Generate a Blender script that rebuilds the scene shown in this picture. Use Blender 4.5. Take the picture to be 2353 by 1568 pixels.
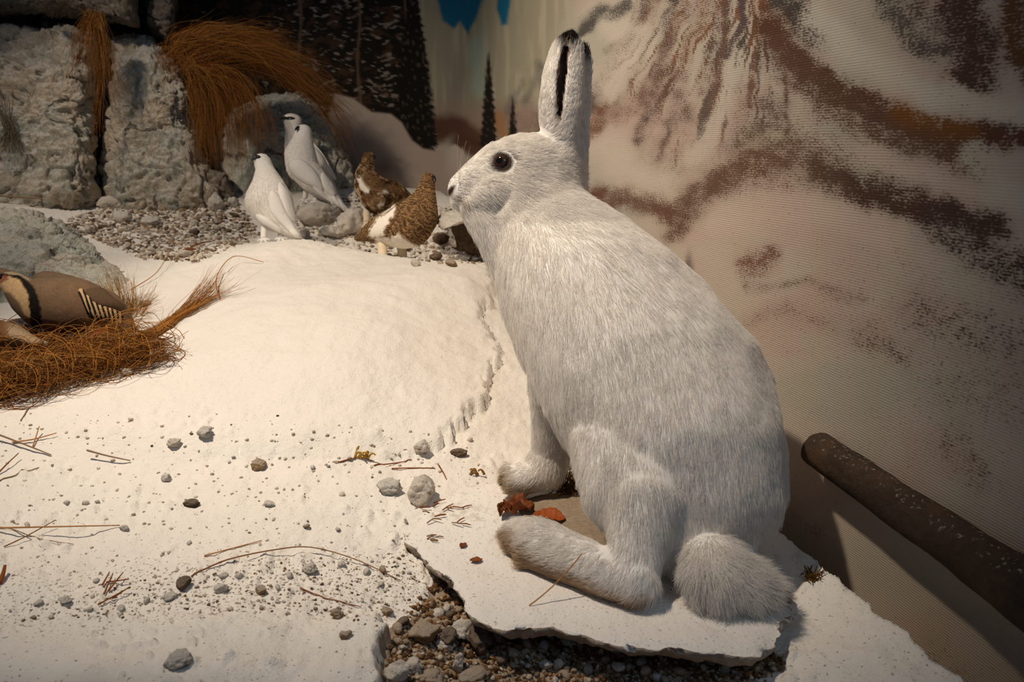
import bpy, math, random
import numpy as np
from mathutils import Vector, Matrix
from mathutils.bvhtree import BVHTree

# ---------------------------------------------------------------- camera
for o in list(bpy.data.objects): bpy.data.objects.remove(o, do_unlink=True)
SC = bpy.context.scene
COL = SC.collection
W, H, F = 2353.0, 1568.0, 1700.0
PITCH = math.radians(15.0)
CAMH = 0.40
CP, SP = math.cos(PITCH), math.sin(PITCH)
CR = np.array([1.0, 0, 0]); CU = np.array([0, SP, CP]); CF = np.array([0, CP, -SP])
C0 = np.array([0, 0, CAMH])
cam_d = bpy.data.cameras.new('camera'); cam_d.sensor_width = 36.0; cam_d.lens = 36.0 * F / W
cam_d.clip_start = 0.02
cam_d.dof.use_dof = True; cam_d.dof.focus_distance = 0.95; cam_d.dof.aperture_fstop = 12.0
cam = bpy.data.objects.new('camera', cam_d); COL.objects.link(cam)
cam.location = C0; cam.rotation_euler = (math.radians(90) - PITCH, 0, 0)
SC.camera = cam

def P(px, py, d):
    """point on the ray through photo pixel (px,py) at depth d (metres along the view axis)"""
    a = (np.asarray(px, float) - W / 2) / F; b = (H / 2 - np.asarray(py, float)) / F
    d = np.asarray(d, float)
    return C0 + d[..., None] * (CF + a[..., None] * CR + b[..., None] * CU)
def pix(p):
    q = np.asarray(p) - C0
    d = q @ CF
    return W / 2 + F * (q @ CR) / d, H / 2 - F * (q @ CU) / d, d
def depth_at_z(px, py, z):
    b = (H / 2 - py) / F
    return (z - CAMH) / (-SP + b * CP)

# ---------------------------------------------------------------- world, lights, exposure
wd = bpy.data.worlds.new('world'); SC.world = wd; wd.use_nodes = True
wd.node_tree.nodes['Background'].inputs[0].default_value = (0.52, 0.70, 1.0, 1)
wd.node_tree.nodes['Background'].inputs[1].default_value = 0.085
def lamp(name, kind, loc, target, energy, color, **kw):
    l = bpy.data.lights.new(name, kind); l.energy = energy; l.color = color
    for k, v in kw.items(): setattr(l, k, v)
    o = bpy.data.objects.new(name, l); COL.objects.link(o)
    o.location = loc
    o.rotation_euler = (Vector(target) - Vector(loc)).to_track_quat('-Z', 'Y').to_euler()
    return o
lamp('spot_lamp', 'SPOT', (-0.84, 0.50, 2.10), (-0.15, 1.33, 0.10), 205, (1.0, 0.84, 0.66),
     spot_size=math.radians(54), spot_blend=0.8, shadow_soft_size=0.045)
lamp('rock_fill_spot', 'SPOT', (-1.55, 1.25, 1.75), (-0.98, 2.40, 0.25), 72, (1.0, 0.84, 0.66),
     spot_size=math.radians(62), spot_blend=0.9, shadow_soft_size=0.05)  # second spot, added unseen to brighten the left rocks
lamp('fill_light', 'AREA', (0.9, -0.9, 2.1), (0.1, 1.2, 0.2), 5.5, (0.56, 0.78, 1.0), size=0.9)  # unseen cool fill added from the camera side
SC.view_settings.view_transform = 'Standard'; SC.view_settings.look = 'None'
SC.view_settings.gamma = 1.0; SC.view_settings.exposure = 0.0
SC.view_settings.use_curve_mapping = False

# ---------------------------------------------------------------- numpy helpers
RNG = np.random.default_rng(7); random.seed(7)
_g = np.random.default_rng(3)
_perm = np.concatenate([_g.permutation(256)] * 2)
_grad = _g.normal(size=(256, 3)); _grad /= np.linalg.norm(_grad, axis=1)[:, None]
def perlin(p):
    p = np.asarray(p, float); i = np.floor(p).astype(int); f = p - i
    u = f * f * f * (f * (f * 6 - 15) + 10); out = 0
    for dx in (0, 1):
        for dy in (0, 1):
            for dz in (0, 1):
                h = _perm[(_perm[(_perm[(i[..., 0] + dx) & 255] + i[..., 1] + dy) & 255] + i[..., 2] + dz) & 255]
                dot = (_grad[h] * (f - np.array([dx, dy, dz]))).sum(-1)
                w = (u[..., 0] if dx else 1 - u[..., 0]) * (u[..., 1] if dy else 1 - u[..., 1]) * (u[..., 2] if dz else 1 - u[..., 2])
                out = out + w * dot
    return out * 1.5
def fbm(p, o=4, g=0.5):
    s = 0; a = 1.0; p = np.asarray(p, float)
    for k in range(o):
        s = s + a * perlin(p + 17.3 * k); p = p * 2.03; a *= g
    return s
def smooth(a, b, x):
    t = np.clip((x - a) / (b - a), 0, 1); return t * t * (3 - 2 * t)
def srgb(r, g, b):
    c = np.array([r, g, b]) / 255.0
    return np.where(c <= 0.04045, c / 12.92, ((c + 0.055) / 1.055) ** 2.4)
def seg_dist(x, y, pts):
    """distance of arrays x,y to a polyline and the parameter 0..1 along it"""
    best = np.full(np.shape(x), 1e9); tt = np.zeros(np.shape(x)); n = len(pts) - 1
    for k in range(n):
        (x0, y0), (x1, y1) = pts[k][:2], pts[k + 1][:2]
        vx, vy = x1 - x0, y1 - y0
        t = np.clip(((x - x0) * vx + (y - y0) * vy) / (vx * vx + vy * vy + 1e-9), 0, 1)
        d = np.hypot(x - x0 - t * vx, y - y0 - t * vy)
        m = d < best; best = np.where(m, d, best); tt = np.where(m, (k + t) / n, tt)
    return best, tt
def in_poly(x, y, poly):
    ins = np.zeros(np.shape(x), bool); n = len(poly)
    for k in range(n):
        x0, y0 = poly[k]; x1, y1 = poly[(k + 1) % n]
        c = ((y0 > y) != (y1 > y)) & (x < (x1 - x0) * (y - y0) / (y1 - y0 + 1e-12) + x0)
        ins ^= c
    return ins
def poly_sd(x, y, poly):
    d, _ = seg_dist(x, y, list(poly) + [poly[0]])
    return np.where(in_poly(x, y, poly), -d, d)

# ---------------------------------------------------------------- object helpers
def mesh_from(name, verts, faces, mat=None, smooth_sh=True):
    me = bpy.data.meshes.new(name)
    verts = np.asarray(verts, np.float32)
    if isinstance(faces, np.ndarray):
        n, k = faces.shape
        me.vertices.add(len(verts)); me.vertices.foreach_set('co', verts.ravel())
        me.loops.add(n * k); me.loops.foreach_set('vertex_index', faces.astype(np.int32).ravel())
        me.polygons.add(n); me.polygons.foreach_set('loop_start', np.arange(0, n * k, k, dtype=np.int32))
        me.update(calc_edges=True); me.validate()
    else:
        me.from_pydata([tuple(v) for v in verts], [], faces); me.update()
    if smooth_sh: me.polygons.foreach_set('use_smooth', np.ones(len(me.polygons), bool))
    if mat: me.materials.append(mat)
    return me
def obj(name, me, parent=None, label=None, cat=None, group=None, kind=None):
    o = bpy.data.objects.new(name, me); COL.objects.link(o)
    if parent is not None:
        o.parent = parent; o.matrix_parent_inverse = Matrix.Identity(4)
        if any(abs(c) > 0 for c in parent.location): o.location = -Vector(parent.location)
    if label: o['label'] = label
    if cat: o['category'] = cat
    if group: o['group'] = group
    if kind: o['kind'] = kind
    return o
def thing(name, label, cat, loc=(0, 0, 0), group=None):
    o = obj(name, None, None, label, cat, group); o.location = Vector([float(c) for c in loc]); o.empty_display_size = 0.02
    return o
def set_col(me, name, arr):
    a = me.color_attributes.new(name, 'FLOAT_COLOR', 'POINT')
    arr = np.asarray(arr, np.float32)
    if arr.shape[1] == 3: arr = np.hstack([arr, np.ones((len(arr), 1), np.float32)])
    a.data.foreach_set('color', arr.ravel())
def set_val(me, name, arr):
    a = me.attributes.new(name, 'FLOAT', 'POINT'); a.data.foreach_set('value', np.asarray(arr, np.float32))
def verts_of(me):
    a = np.empty(len(me.vertices) * 3, np.float32); me.vertices.foreach_get('co', a); return a.reshape(-1, 3).astype(float)
def normals_of(me):
    a = np.empty(len(me.vertices) * 3, np.float32); me.vertices.foreach_get('normal', a); return a.reshape(-1, 3).astype(float)
def grid_faces(nu, nv, wrap=False):
    """grid index = j*nu+i ; faces over i (wrapping) and j"""
    i = np.arange(nu if wrap else nu - 1); j = np.arange(nv - 1)
    I, J = np.meshgrid(i, j); I2 = (I + 1) % nu
    return np.stack([J * nu + I, J * nu + I2, (J + 1) * nu + I2, (J + 1) * nu + I], -1).reshape(-1, 4)
def flip(f): return f[:, ::-1]

# ---------------------------------------------------------------- material helpers
class NT:
    def __init__(s, name):
        s.m = bpy.data.materials.new(name); s.m.use_nodes = True; s.t = s.m.node_tree; s.t.nodes.clear()
        s.out = s.n('ShaderNodeOutputMaterial'); s.b = s.n('ShaderNodeBsdfPrincipled')
        s.l(s.b.outputs[0], s.out.inputs[0])
    def n(s, k, **kw):
        x = s.t.nodes.new(k)
        for a, v in kw.items(): setattr(x, a, v)
        return x
    def l(s, a, b): s.t.links.new(a, b)
    def put(s, sock, v):
        if isinstance(v, bpy.types.NodeSocket): s.l(v, sock)
        elif isinstance(v, (tuple, list, np.ndarray)):
            v = [float(c) for c in v]
            sock.default_value = v if len(v) == len(sock.default_value) else v + [1.0]
        else: sock.default_value = v
    def attr(s, name): return s.n('ShaderNodeAttribute', attribute_name=name).outputs
    def pos(s): return s.n('ShaderNodeNewGeometry').outputs['Position']
    def objc(s): return s.n('ShaderNodeTexCoord').outputs['Object']
    def noise(s, vec, scale, detail=4, rough=0.55, dist=0.0):
        x = s.n('ShaderNodeTexNoise'); s.put(x.inputs['Vector'], vec); s.put(x.inputs['Scale'], scale)
        s.put(x.inputs['Detail'], detail); s.put(x.inputs['Roughness'], rough); s.put(x.inputs['Distortion'], dist)
        return x.outputs['Fac']
    def voro(s, vec, scale, feat='F1', out='Distance'):
        x = s.n('ShaderNodeTexVoronoi', feature=feat); s.put(x.inputs['Vector'], vec); s.put(x.inputs['Scale'], scale)
        return x.outputs[out]
    def math(s, op, a, b=0.0, c=None):
        x = s.n('ShaderNodeMath', operation=op); s.put(x.inputs[0], a); s.put(x.inputs[1], b)
        if c is not None: s.put(x.inputs[2], c)
        return x.outputs[0]
    def step(s, v, lo, hi, a=0.0, b=1.0):
        x = s.n('ShaderNodeMapRange', interpolation_type='SMOOTHSTEP'); s.put(x.inputs[0], v)
        for k, q in zip((1, 2, 3, 4), (lo, hi, a, b)): s.put(x.inputs[k], q)
        return x.outputs[0]
    def mix(s, f, a, b, mode='MIX'):
        x = s.n('ShaderNodeMix', data_type='RGBA', blend_type=mode)
        s.put(x.inputs[0], f); s.put(x.inputs[6], a); s.put(x.inputs[7], b); return x.outputs[2]
    def scale(s, vec, v):
        x = s.n('ShaderNodeMapping'); s.put(x.inputs['Vector'], vec); x.inputs['Scale'].default_value = v; return x.outputs[0]
    def bump(s, h, strength, dist, prev=None):
        x = s.n('ShaderNodeBump'); s.put(x.inputs['Height'], h); x.inputs['Strength'].default_value = strength
        x.inputs['Distance'].default_value = dist
        if prev is not None: s.l(prev, x.inputs['Normal'])
        return x.outputs[0]
    def done(s, color, rough=0.9, normal=None, spec=0.15, **kw):
        s.put(s.b.inputs['Base Color'], color); s.put(s.b.inputs['Roughness'], rough)
        s.put(s.b.inputs['Specular IOR Level'], spec)
        if normal is not None: s.l(normal, s.b.inputs['Normal'])
        for k, v in kw.items(): s.put(s.b.inputs[k], v)
        return s.m
def plain(name, col, rough=0.8, spec=0.2, var=0.0, vscale=60):
    t = NT(name)
    if var:
        n = t.noise(t.objc(), vscale, 3)
        c = t.mix(n, tuple(np.asarray(col) * (1 - var)), tuple(np.clip(np.asarray(col) * (1 + var), 0, 1)))
    else: c = tuple(col)
    return t.done(c, rough, None, spec)
def attr_mat(name, rough=0.85, spec=0.12, var=0.18, vscale=220, bump=0.0, bdist=0.001):
    t = NT(name); c = t.attr('col')['Color']; n = t.noise(t.objc(), vscale, 3)
    c = t.mix(t.step(n, 0.25, 0.75, 0.0, 1.0), t.mix(1.0, c, (1 - var,) * 3, 'MULTIPLY'), c)
    nm = t.bump(n, bump, bdist) if bump else None
    return t.done(c, rough, nm, spec)

# ================================================================ SETTING: painted back wall
def catmull(pts, n):
    pts = np.asarray(pts, float); m = len(pts); out = []
    t = np.linspace(0, m - 1, n)
    for q in t:
        k = min(int(q), m - 2); f = q - k
        p0, p1, p2, p3 = pts[max(k - 1, 0)], pts[k], pts[k + 1], pts[min(k + 2, m - 1)]
        out.append(0.5 * ((2 * p1) + (p2 - p0) * f + (2 * p0 - 5 * p1 + 4 * p2 - p3) * f * f + (3 * p1 - p0 - 3 * p2 + p3) * f ** 3))
    return np.array(out)
WALL = catmull([(0.56, -0.10), (0.50, 0.12), (0.45, 0.32), (0.40, 0.52), (0.345, 0.72), (0.275, 0.95), (0.16, 1.35), (0.02, 1.80),
                (-0.14, 2.30), (-0.33, 2.75), (-0.62, 3.04), (-1.1, 3.18), (-1.7, 3.24), (-2.4, 3.26)], 2000)
def wall_x(y): return np.interp(y, WALL[::-1][::-1][:, 1], WALL[:, 0])

def mural(px, py):
    """what is painted where: base colour, dry-brushed pigment and its amount"""
    n = len(px); q = np.stack([px / 70, py / 70, np.zeros(n)], 1)
    wx = px + 12 * fbm(q, 3); wy = py + 12 * fbm(q + 31.7, 3)
    base = np.tile(srgb(184, 173, 160), (n, 1))
    def lay(mask, rgb):
        nonlocal base
        base = base * (1 - mask[:, None]) + srgb(*rgb) * mask[:, None]
    pn = fbm(np.stack([px / 260, py / 200, np.full(n, 4.0)], 1), 3)
    lay(smooth(-0.1, 0.5, pn) * 0.55, (184, 158, 148))
    lay(smooth(0.05, 0.6, -pn) * 0.5, (168, 168, 154))
    lay(smooth(950, 1450, py) * 0.5, (176, 158, 134))
    # sky, mist, far peaks
    sky = smooth(1330, 1240, wx + 0.35 * (wy - 120)) * smooth(345, 300, wy)
    lay(sky, (150, 144, 124))
    streak = fbm(np.stack([px / 14, py / 160, np.full(n, 9.0)], 1), 3)
    lay(sky * smooth(-0.1, 0.5, streak) * 0.55, (176, 170, 150))
    lay(smooth(24, 6, np.abs(wx - 1103)) * smooth(60, 100, wy) * smooth(260, 200, wy) * 0.7, (150, 168, 156))
    lay(smooth(34, 8, np.abs(wx - 1052)) * smooth(100, 150, wy) * smooth(270, 200, wy) * 0.6, (140, 128, 120))
    lay(sky * smooth(210, 270, wy) * 0.8, (150, 128, 114))
    for poly in ([(995, -400), (1008, 0), (1018, 48), (1046, 66), (1058, 50), (1078, 80), (1096, 40), (1112, 6), (1128, -60), (1140, -400)],
                 [(1146, -400), (1143, 20), (1156, 58), (1168, 56), (1176, 10), (1186, -400)]):
        lay(smooth(5, -5, poly_sd(px + 0.4 * (wx - px), py, poly)), (20, 96, 128))
    brk = fbm(np.stack([px / 34, py / 26, np.full(n, 14.0)], 1), 3)
    amt = np.zeros(n); pig = np.tile(srgb(110, 84, 70), (n, 1))
    def stroke(pts, w, rgb, s, soft=1.0, warp=1.0):
        nonlocal pig, amt
        d, t = seg_dist(px + warp * (wx - px), py + warp * (wy - py), pts)
        m = smooth(w * 2.1, w * (1.25 - 1.05 * soft), d) * s * 1.0 * (0.88 + 0.3 * brk)
        lay(np.clip(m, 0, 1) ** 1.2 * 0.62 * (d < w * 1.8), tuple(0.85 * np.array(rgb) + 20))
        k = (m / np.maximum(np.maximum(amt, m), 1e-4))[:, None] * (m > 0.02)[:, None]
        pig = pig * (1 - k) + srgb(*rgb) * 0.72 * k
        amt = np.maximum(amt, m)
    # grey far peaks
    for a, b, w in (((1158, 282), (1186, 226), 8), ((1176, 250), (1202, 188), 7), ((1208, 232), (1246, 160), 9), ((1236, 150), (1262, 206), 11),
                    ((1350, 58), (1392, 22), 16), ((1410, 36), (1440, 4), 14), ((1330, 92), (1350, 60), 8)):
        stroke([a, b], w, (96, 92, 88), 0.85)
    stroke([(1150, 300), (1200, 275), (1250, 300)], 36, (112, 88, 78), 0.75)
    stroke([(1350, 230), (1385, 250), (1365, 300)], 22, (126, 88, 66), 0.7)
    # fan of streaks down the big peak
    r = np.random.default_rng(11)
    for k in range(0, 40, 3):
        x0 = 1475 + k * 8.5 + r.uniform(-6, 6); x1 = 1350 + k * 12.4 + r.uniform(-25, 25); y1 = 210 + r.uniform(-40, 150) + 60 * math.sin(k * 0.9)
        xm = (x0 + x1) / 2 + 18; ym = y1 * 0.42
        stroke([(x0 + 14, -260), (x0, -10), (xm, ym), (x1, y1)], r.uniform(6, 17), ((118, 90, 78), (96, 78, 72), (134, 98, 74), (104, 88, 86))[k % 4], r.uniform(0.35, 0.85), 1.0, 0.8)
    # rock streaks running down from the summit
    th_ = np.arctan2(wx - 1790, wy + 330); rr_ = np.hypot(wx - 1790, wy + 330)
    wedge = smooth(-0.80, -0.62, th_) * smooth(0.10, -0.06, th_) * smooth(860, 560, rr_ + 90 * fbm(np.stack([th_ * 9, rr_ / 300, np.full(n, 3.0)], 1), 2)) * smooth(1340, 1430, wx)
    st_ = fbm(np.stack([th_ * 34, rr_ / 170, np.full(n, 7.0)], 1), 4, .6)
    m_ = wedge * smooth(-0.15, 0.55, st_) * 0.8
    tone = fbm(np.stack([th_ * 12, rr_ / 200, np.full(n, 12.0)], 1), 2)[:, None]
    pc_ = np.where(tone > 0.12, srgb(132, 94, 70), np.where(tone < -0.18, srgb(88, 82, 78), srgb(110, 86, 76))) * 0.8
    kk = (m_ > amt)[:, None]; pig = np.where(kk, pc_, pig); amt = np.maximum(amt, m_)
    base = base * (1 - 0.45 * m_[:, None]) + pc_ * 1.25 * 0.45 * m_[:, None]
    stroke([(1520, 0), (1450, 70), (1390, 120)], 8, (120, 90, 74), 0.6)
    stroke([(1420, 270), (1480, 230), (1550, 190)], 24, (124, 92, 78), 0.5)
    stroke([(1760, -200), (1768, 20), (1775, 70)], 18, (150, 96, 66), 0.7)
    stroke([(1800, -200), (1812, 0), (1850, 50), (1880, 75)], 34, (86, 80, 76), 0.8)
    stroke([(1775, 60), (1828, 135), (1920, 205), (2020, 262), (2120, 300), (2240, 318), (2360, 300), (2700, 260)], 34, (104, 72, 56), 0.92)
    stroke([(1800, 130), (1900, 230), (2000, 290), (2110, 330)], 40, (110, 84, 70), 0.66)
    stroke([(2070, 262), (2150, 288), (2240, 312)], 20, (134, 88, 44), 0.8)
    stroke([(2120, 330), (2200, 352), (2262, 398)], 28, (112, 82, 62), 0.78)
    stroke([(2010, -100), (2060, 20), (2100, 90), (2170, 112)], 30, (98, 92, 84), 0.66)
    stroke([(2150, -100), (2110, 30), (2190, 100)], 40, (112, 100, 92), 0.55)
    stroke([(2230, -100), (2210, 30), (2262, 110), (2240, 176)], 52, (92, 68, 62), 0.86)
    stroke([(2330, -100), (2350, 120), (2420, 200)], 34, (112, 82, 56), 0.8)
    # lower shoulder band and its shaggy edge
    stroke([(1368, 462), (1440, 448), (1510, 470), (1560, 498), (1620, 450), (1680, 418)], 30, (116, 80, 62), 0.8)
    stroke([(1540, 540), (1590, 500), (1640, 470)], 20, (110, 82, 66), 0.6)
    stroke([(1670, 400), (1750, 372), (1830, 352), (1880, 374)], 34, (118, 82, 66), 0.74)
    stroke([(1690, 330), (1756, 305), (1800, 255), (1760, 236)], 22, (104, 88, 82), 0.6)
    stroke([(1560, 210), (1600, 270), (1540, 290)], 18, (112, 92, 82), 0.5)
    stroke([(1740, 300), (1840, 330), (1960, 392), (2080, 440)], 62, (122, 100, 84), 0.50)
    stroke([(1900, 404), (1990, 440), (2080, 468), (2180, 488), (2290, 522)], 36, (92, 68, 54), 0.86)
    stroke([(2160, 500), (2240, 560), (2353, 630), (2600, 760)], 52, (84, 66, 62), 0.62)
    stroke([(1480, 420), (1600, 330), (1690, 230)], 70, (130, 108, 96), 0.36)
    stroke([(1620, 450), (1800, 420), (1900, 430)], 46, (120, 98, 84), 0.44)
    stroke([(1728, 606), (1772, 590)], 28, (136, 98, 82), 0.66)
    stroke([(1722, 656), (1860, 648), (1990, 690)], 12, (110, 84, 70), 0.42)
    stroke([(1722, 740), (1810, 712), (1920, 742)], 22, (124, 96, 80), 0.36)
    stroke([(1990, 770), (2090, 812)], 34, (104, 80, 66), 0.42)
    stroke([(2130, 720), (2260, 770), (2420, 800)], 60, (84, 64, 56), 0.42)
    stroke([(2200, 880), (2420, 930)], 70, (92, 70, 60), 0.36)
    stroke([(2200, 1010), (2260, 1090)], 44, (96, 70, 58), 0.40)
    stroke([(1840, 1190), (1880, 1215)], 26, (168, 116, 74), 0.36)
    stroke([(2150, 1500), (2210, 1560)], 40, (120, 92, 74), 0.30)
    # light snow between the bands
    for pts, w, rgb, a in (([(1880, 40), (1990, 130), (2120, 205), (2360, 262)], 34, (196, 192, 178), .8), ([(1420, 60), (1470, 90), (1400, 190)], 40, (204, 194, 180), .6), ([(2250, 360), (2300, 430), (2400, 470)], 40, (190, 186, 172), .7),
                           ([(1400, 330), (1440, 400), (1520, 420)], 44, (200, 188, 174), .6), ([(1660, 500), (1800, 470), (1930, 490), (2060, 540)], 46, (198, 178, 166), .55), ([(2000, 350), (2120, 400), (2240, 450)], 30, (192, 174, 164), .6), ([(1700, 130), (1660, 260), (1600, 360)], 22, (196, 190, 178), .5)):
        d, _ = seg_dist(wx, wy, pts); m = smooth(w * 1.5, w * .3, d) * a; lay(m, rgb); amt = amt * (1 - .75 * m)
    amt = np.maximum(amt, 0.13 + 0.10 * smooth(1500, 2200, px) * smooth(460, 700, py) * smooth(1250, 900, py) + 0.05 * pn)
    amt = amt * (1 - sky * 0.6)
    # brown scrub, tan rock
    for pts, w, rgb in (([(1004, 300), (1050, 286), (1104, 318)], 30, (86, 56, 42)), ([(1060, 330), (1110, 345)], 26, (80, 52, 36)),
                        ([(1142, 272), (1166, 318)], 15, (150, 112, 78))):
        d, _ = seg_dist(wx, wy, pts); lay(smooth(w * 1.4, w * 0.4, d) * 0.95, rgb)
        amt = amt * (1 - smooth(w * 1.4, w * 0.4, d))
    # firs, with the shadowed gap left of them painted black
    dark = smooth(6, -6, poly_sd(px, py, [(-900, -700), (962, -700), (958, 0), (972, 70), (984, 140), (996, 230), (1008, 336), (958, 330), (900, 270),
                                         (850, 262), (790, 300), (600, 430), (-900, 560)]) + 9 * perlin(np.stack([px / 9, py / 13, np.zeros(n)], 1)))
    lay(dark, (30, 26, 22)); amt *= (1 - dark)
    fl = fbm(np.stack([px / 21, (py + 0.25 * np.abs((px % 70) - 35)) / 9, np.full(n, 2.2)], 1), 3) - 0.35 * smooth(640, 560, px)
    big = fbm(np.stack([px / 70, py / 60, np.full(n, 5.2)], 1), 2)
    lay(dark * smooth(0.30, 0.55, fl + 0.3 * big) * 0.85, (138, 128, 118))
    lay(dark * smooth(0.1, 0.5, fbm(np.stack([px / 26, py / 22, np.full(n, 8.2)], 1), 3)) * 0.5, (84, 58, 44))
    for tx in (690, 826, 932):
        lay(dark * smooth(4.5, 1.5, np.abs(px - tx - 3 * np.sin(py / 30))) * smooth(300, 240, py) * 0.8, (104, 86, 70))
    for tx, y0, y1, hw in ((1126, 118, 372, 25), (1182, 222, 345, 15), (951, -60, 350, 62)):
        t = np.clip((py - y0) / (y1 - y0), 0, 1)
        saw = 0.72 + 0.5 * np.abs(((py + 9 * np.sign(px - tx)) / 17.0) % 1.0 - 0.5) + 0.22 * perlin(np.stack([px / 8, py / 8, np.full(n, 1.0)], 1))
        m = smooth(3, -3, np.abs(px - tx) - hw * t ** 0.75 * saw) * (py > y0) * smooth(y1 + 12, y1 - 6, py)
        lay(m, (28, 24, 20)); amt *= (1 - m)
        f2 = fbm(np.stack([px / 6, py / 13, np.full(n, 6.0 + tx)], 1), 2)
        lay(m * smooth(0.3, 0.55, f2) * 0.55, (98, 88, 76))
    # painted snow bank below the firs
    bank = smooth(4, -4, poly_sd(px, py, [(770, 215), (812, 226), (856, 258), (900, 262), (925, 282), (948, 322), (975, 342), (1012, 348), (1048, 332), (1068, 346),
                                         (1080, 380), (1096, 440), (1130, 700), (770, 760), (700, 500)]))
    lay(bank, (182, 166, 154)); amt *= (1 - bank)
    d, _ = seg_dist(wx, wy, [(880, 400), (915, 450), (905, 480)]); lay(bank * smooth(46, 10, d) * 0.7, (124, 98, 84))
    lay(bank * smooth(960, 1060, px) * smooth(360, 460, py) * 0.6, (138, 122, 118))
    lay(bank * smooth(26, 4, np.abs(wx - 1046)) * smooth(420, 350, py) * 0.5, (206, 196, 184))
    return base, pig, np.clip(amt, 0, 1)

def build_wall():
    ang = WALL[:, 0] / np.maximum(WALL[:, 1], 0.08)
    cols = np.concatenate([np.linspace(4.0, 0.72, 26)[:-1], np.linspace(0.72, -0.42, 500), np.linspace(-0.42, -0.735, 40)[1:]])
    order = np.argsort(ang)
    ti = np.interp(cols, ang[order], np.arange(len(WALL))[order])
    wx = np.interp(ti, np.arange(len(WALL)), WALL[:, 0]); wy = np.interp(ti, np.arange(len(WALL)), WALL[:, 1])
    seg = np.concatenate([[0], np.cumsum(np.hypot(np.diff(WALL[:, 0]), np.diff(WALL[:, 1])))])
    s = np.interp(ti, np.arange(len(WALL)), seg)
    n1, n2 = 400, 12; nr = n1 + n2
    zt = CAMH + np.maximum(wy, 0.2) * 0.19 + 0.05
    rows = []
    for j in range(nr):
        rows.append(-0.14 + (zt + 0.14) * j / (n1 - 1) if j < n1 else zt + (1.45 - zt) * (j - n1 + 1) / n2)
    Z = np.array(rows); nc = len(cols)
    V = np.stack([np.tile(wx, (nr, 1)), np.tile(wy, (nr, 1)), Z], -1).reshape(-1, 3)
    t = NT('painted canvas'); uv = t.attr('wuv')['Vector']; base = t.attr('base')['Color']; pig = t.attr('pig')['Color']; amt = t.attr('amt')['Fac']
    rib = t.n('ShaderNodeTexWave', wave_type='BANDS', bands_direction='Y'); t.put(rib.inputs['Vector'], uv); rib.inputs['Scale'].default_value = 120.0
    rib.inputs['Distortion'].default_value = 0.6; rib.inputs['Detail'].default_value = 1.0
    n1_ = t.noise(t.scale(uv, (0.5, 1.0, 1.0)), 520, 2, 0.6); n2_ = t.noise(t.scale(uv, (0.7, 1, 1)), 60, 3, 0.6)
    v = t.math('ADD', amt, t.math('MULTIPLY', t.math('SUBTRACT', n1_, 0.5), 1.45))
    v = t.math('ADD', v, t.math('MULTIPLY', t.math('SUBTRACT', n2_, 0.5), 0.42))
    v = t.math('ADD', v, t.math('MULTIPLY', t.math('SUBTRACT', rib.outputs['Fac'], 0.5), -0.16))
    f = t.step(v, 0.30, 0.74)
    c = t.mix(f, base, pig)
    nm = t.bump(rib.outputs['Fac'], 0.35, 0.0006)
    nm = t.bump(n1_, 0.25, 0.0006, nm)
    mat = t.done(c, 0.75, nm, 0.12)
    me = mesh_from('wall_back', V, grid_faces(nc, nr), mat)
    a = me.attributes.new('wuv', 'FLOAT_VECTOR', 'POINT')
    a.data.foreach_set('vector', np.stack([np.tile(s, (nr, 1)).ravel(), V[:, 2], np.zeros(len(V))], 1).astype(np.float32).ravel())
    px, py, d = pix(V)
    px = np.where(d < 0.08, 4000, np.clip(px, -900, 4000)); py = np.clip(py, -700, 3000)
    b, p, am = mural(px, py)
    set_col(me, 'base', b); set_col(me, 'pig', p); set_val(me, 'amt', am)
    o = obj('wall_back', me, None, 'curved canvas backdrop painted with snowy peaks, dark firs and sky', None, None, 'structure')
    sol = o.modifiers.new('thick', 'SOLIDIFY'); sol.thickness = 0.004; sol.offset = -1
    return o
build_wall()

# front shade board added out of view above the frame to shade the front lip
_sb = np.array([[x, y, z] for z in (1.23, 1.25) for y in (0.20, 0.468) for x in (-2.2, 0.7)])
obj('shade_board_1', mesh_from('shade_board_1', _sb, [(0, 1, 3, 2), (4, 6, 7, 5), (0, 4, 5, 1), (2, 3, 7, 6), (0, 2, 6, 4), (1, 5, 7, 3)], plain('shade board', (.10, .07, .05), .6, .2, .3, 20), False),
    None, 'wooden shade board added out of view above the scene to shade the front lip', None, None, 'structure')

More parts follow.
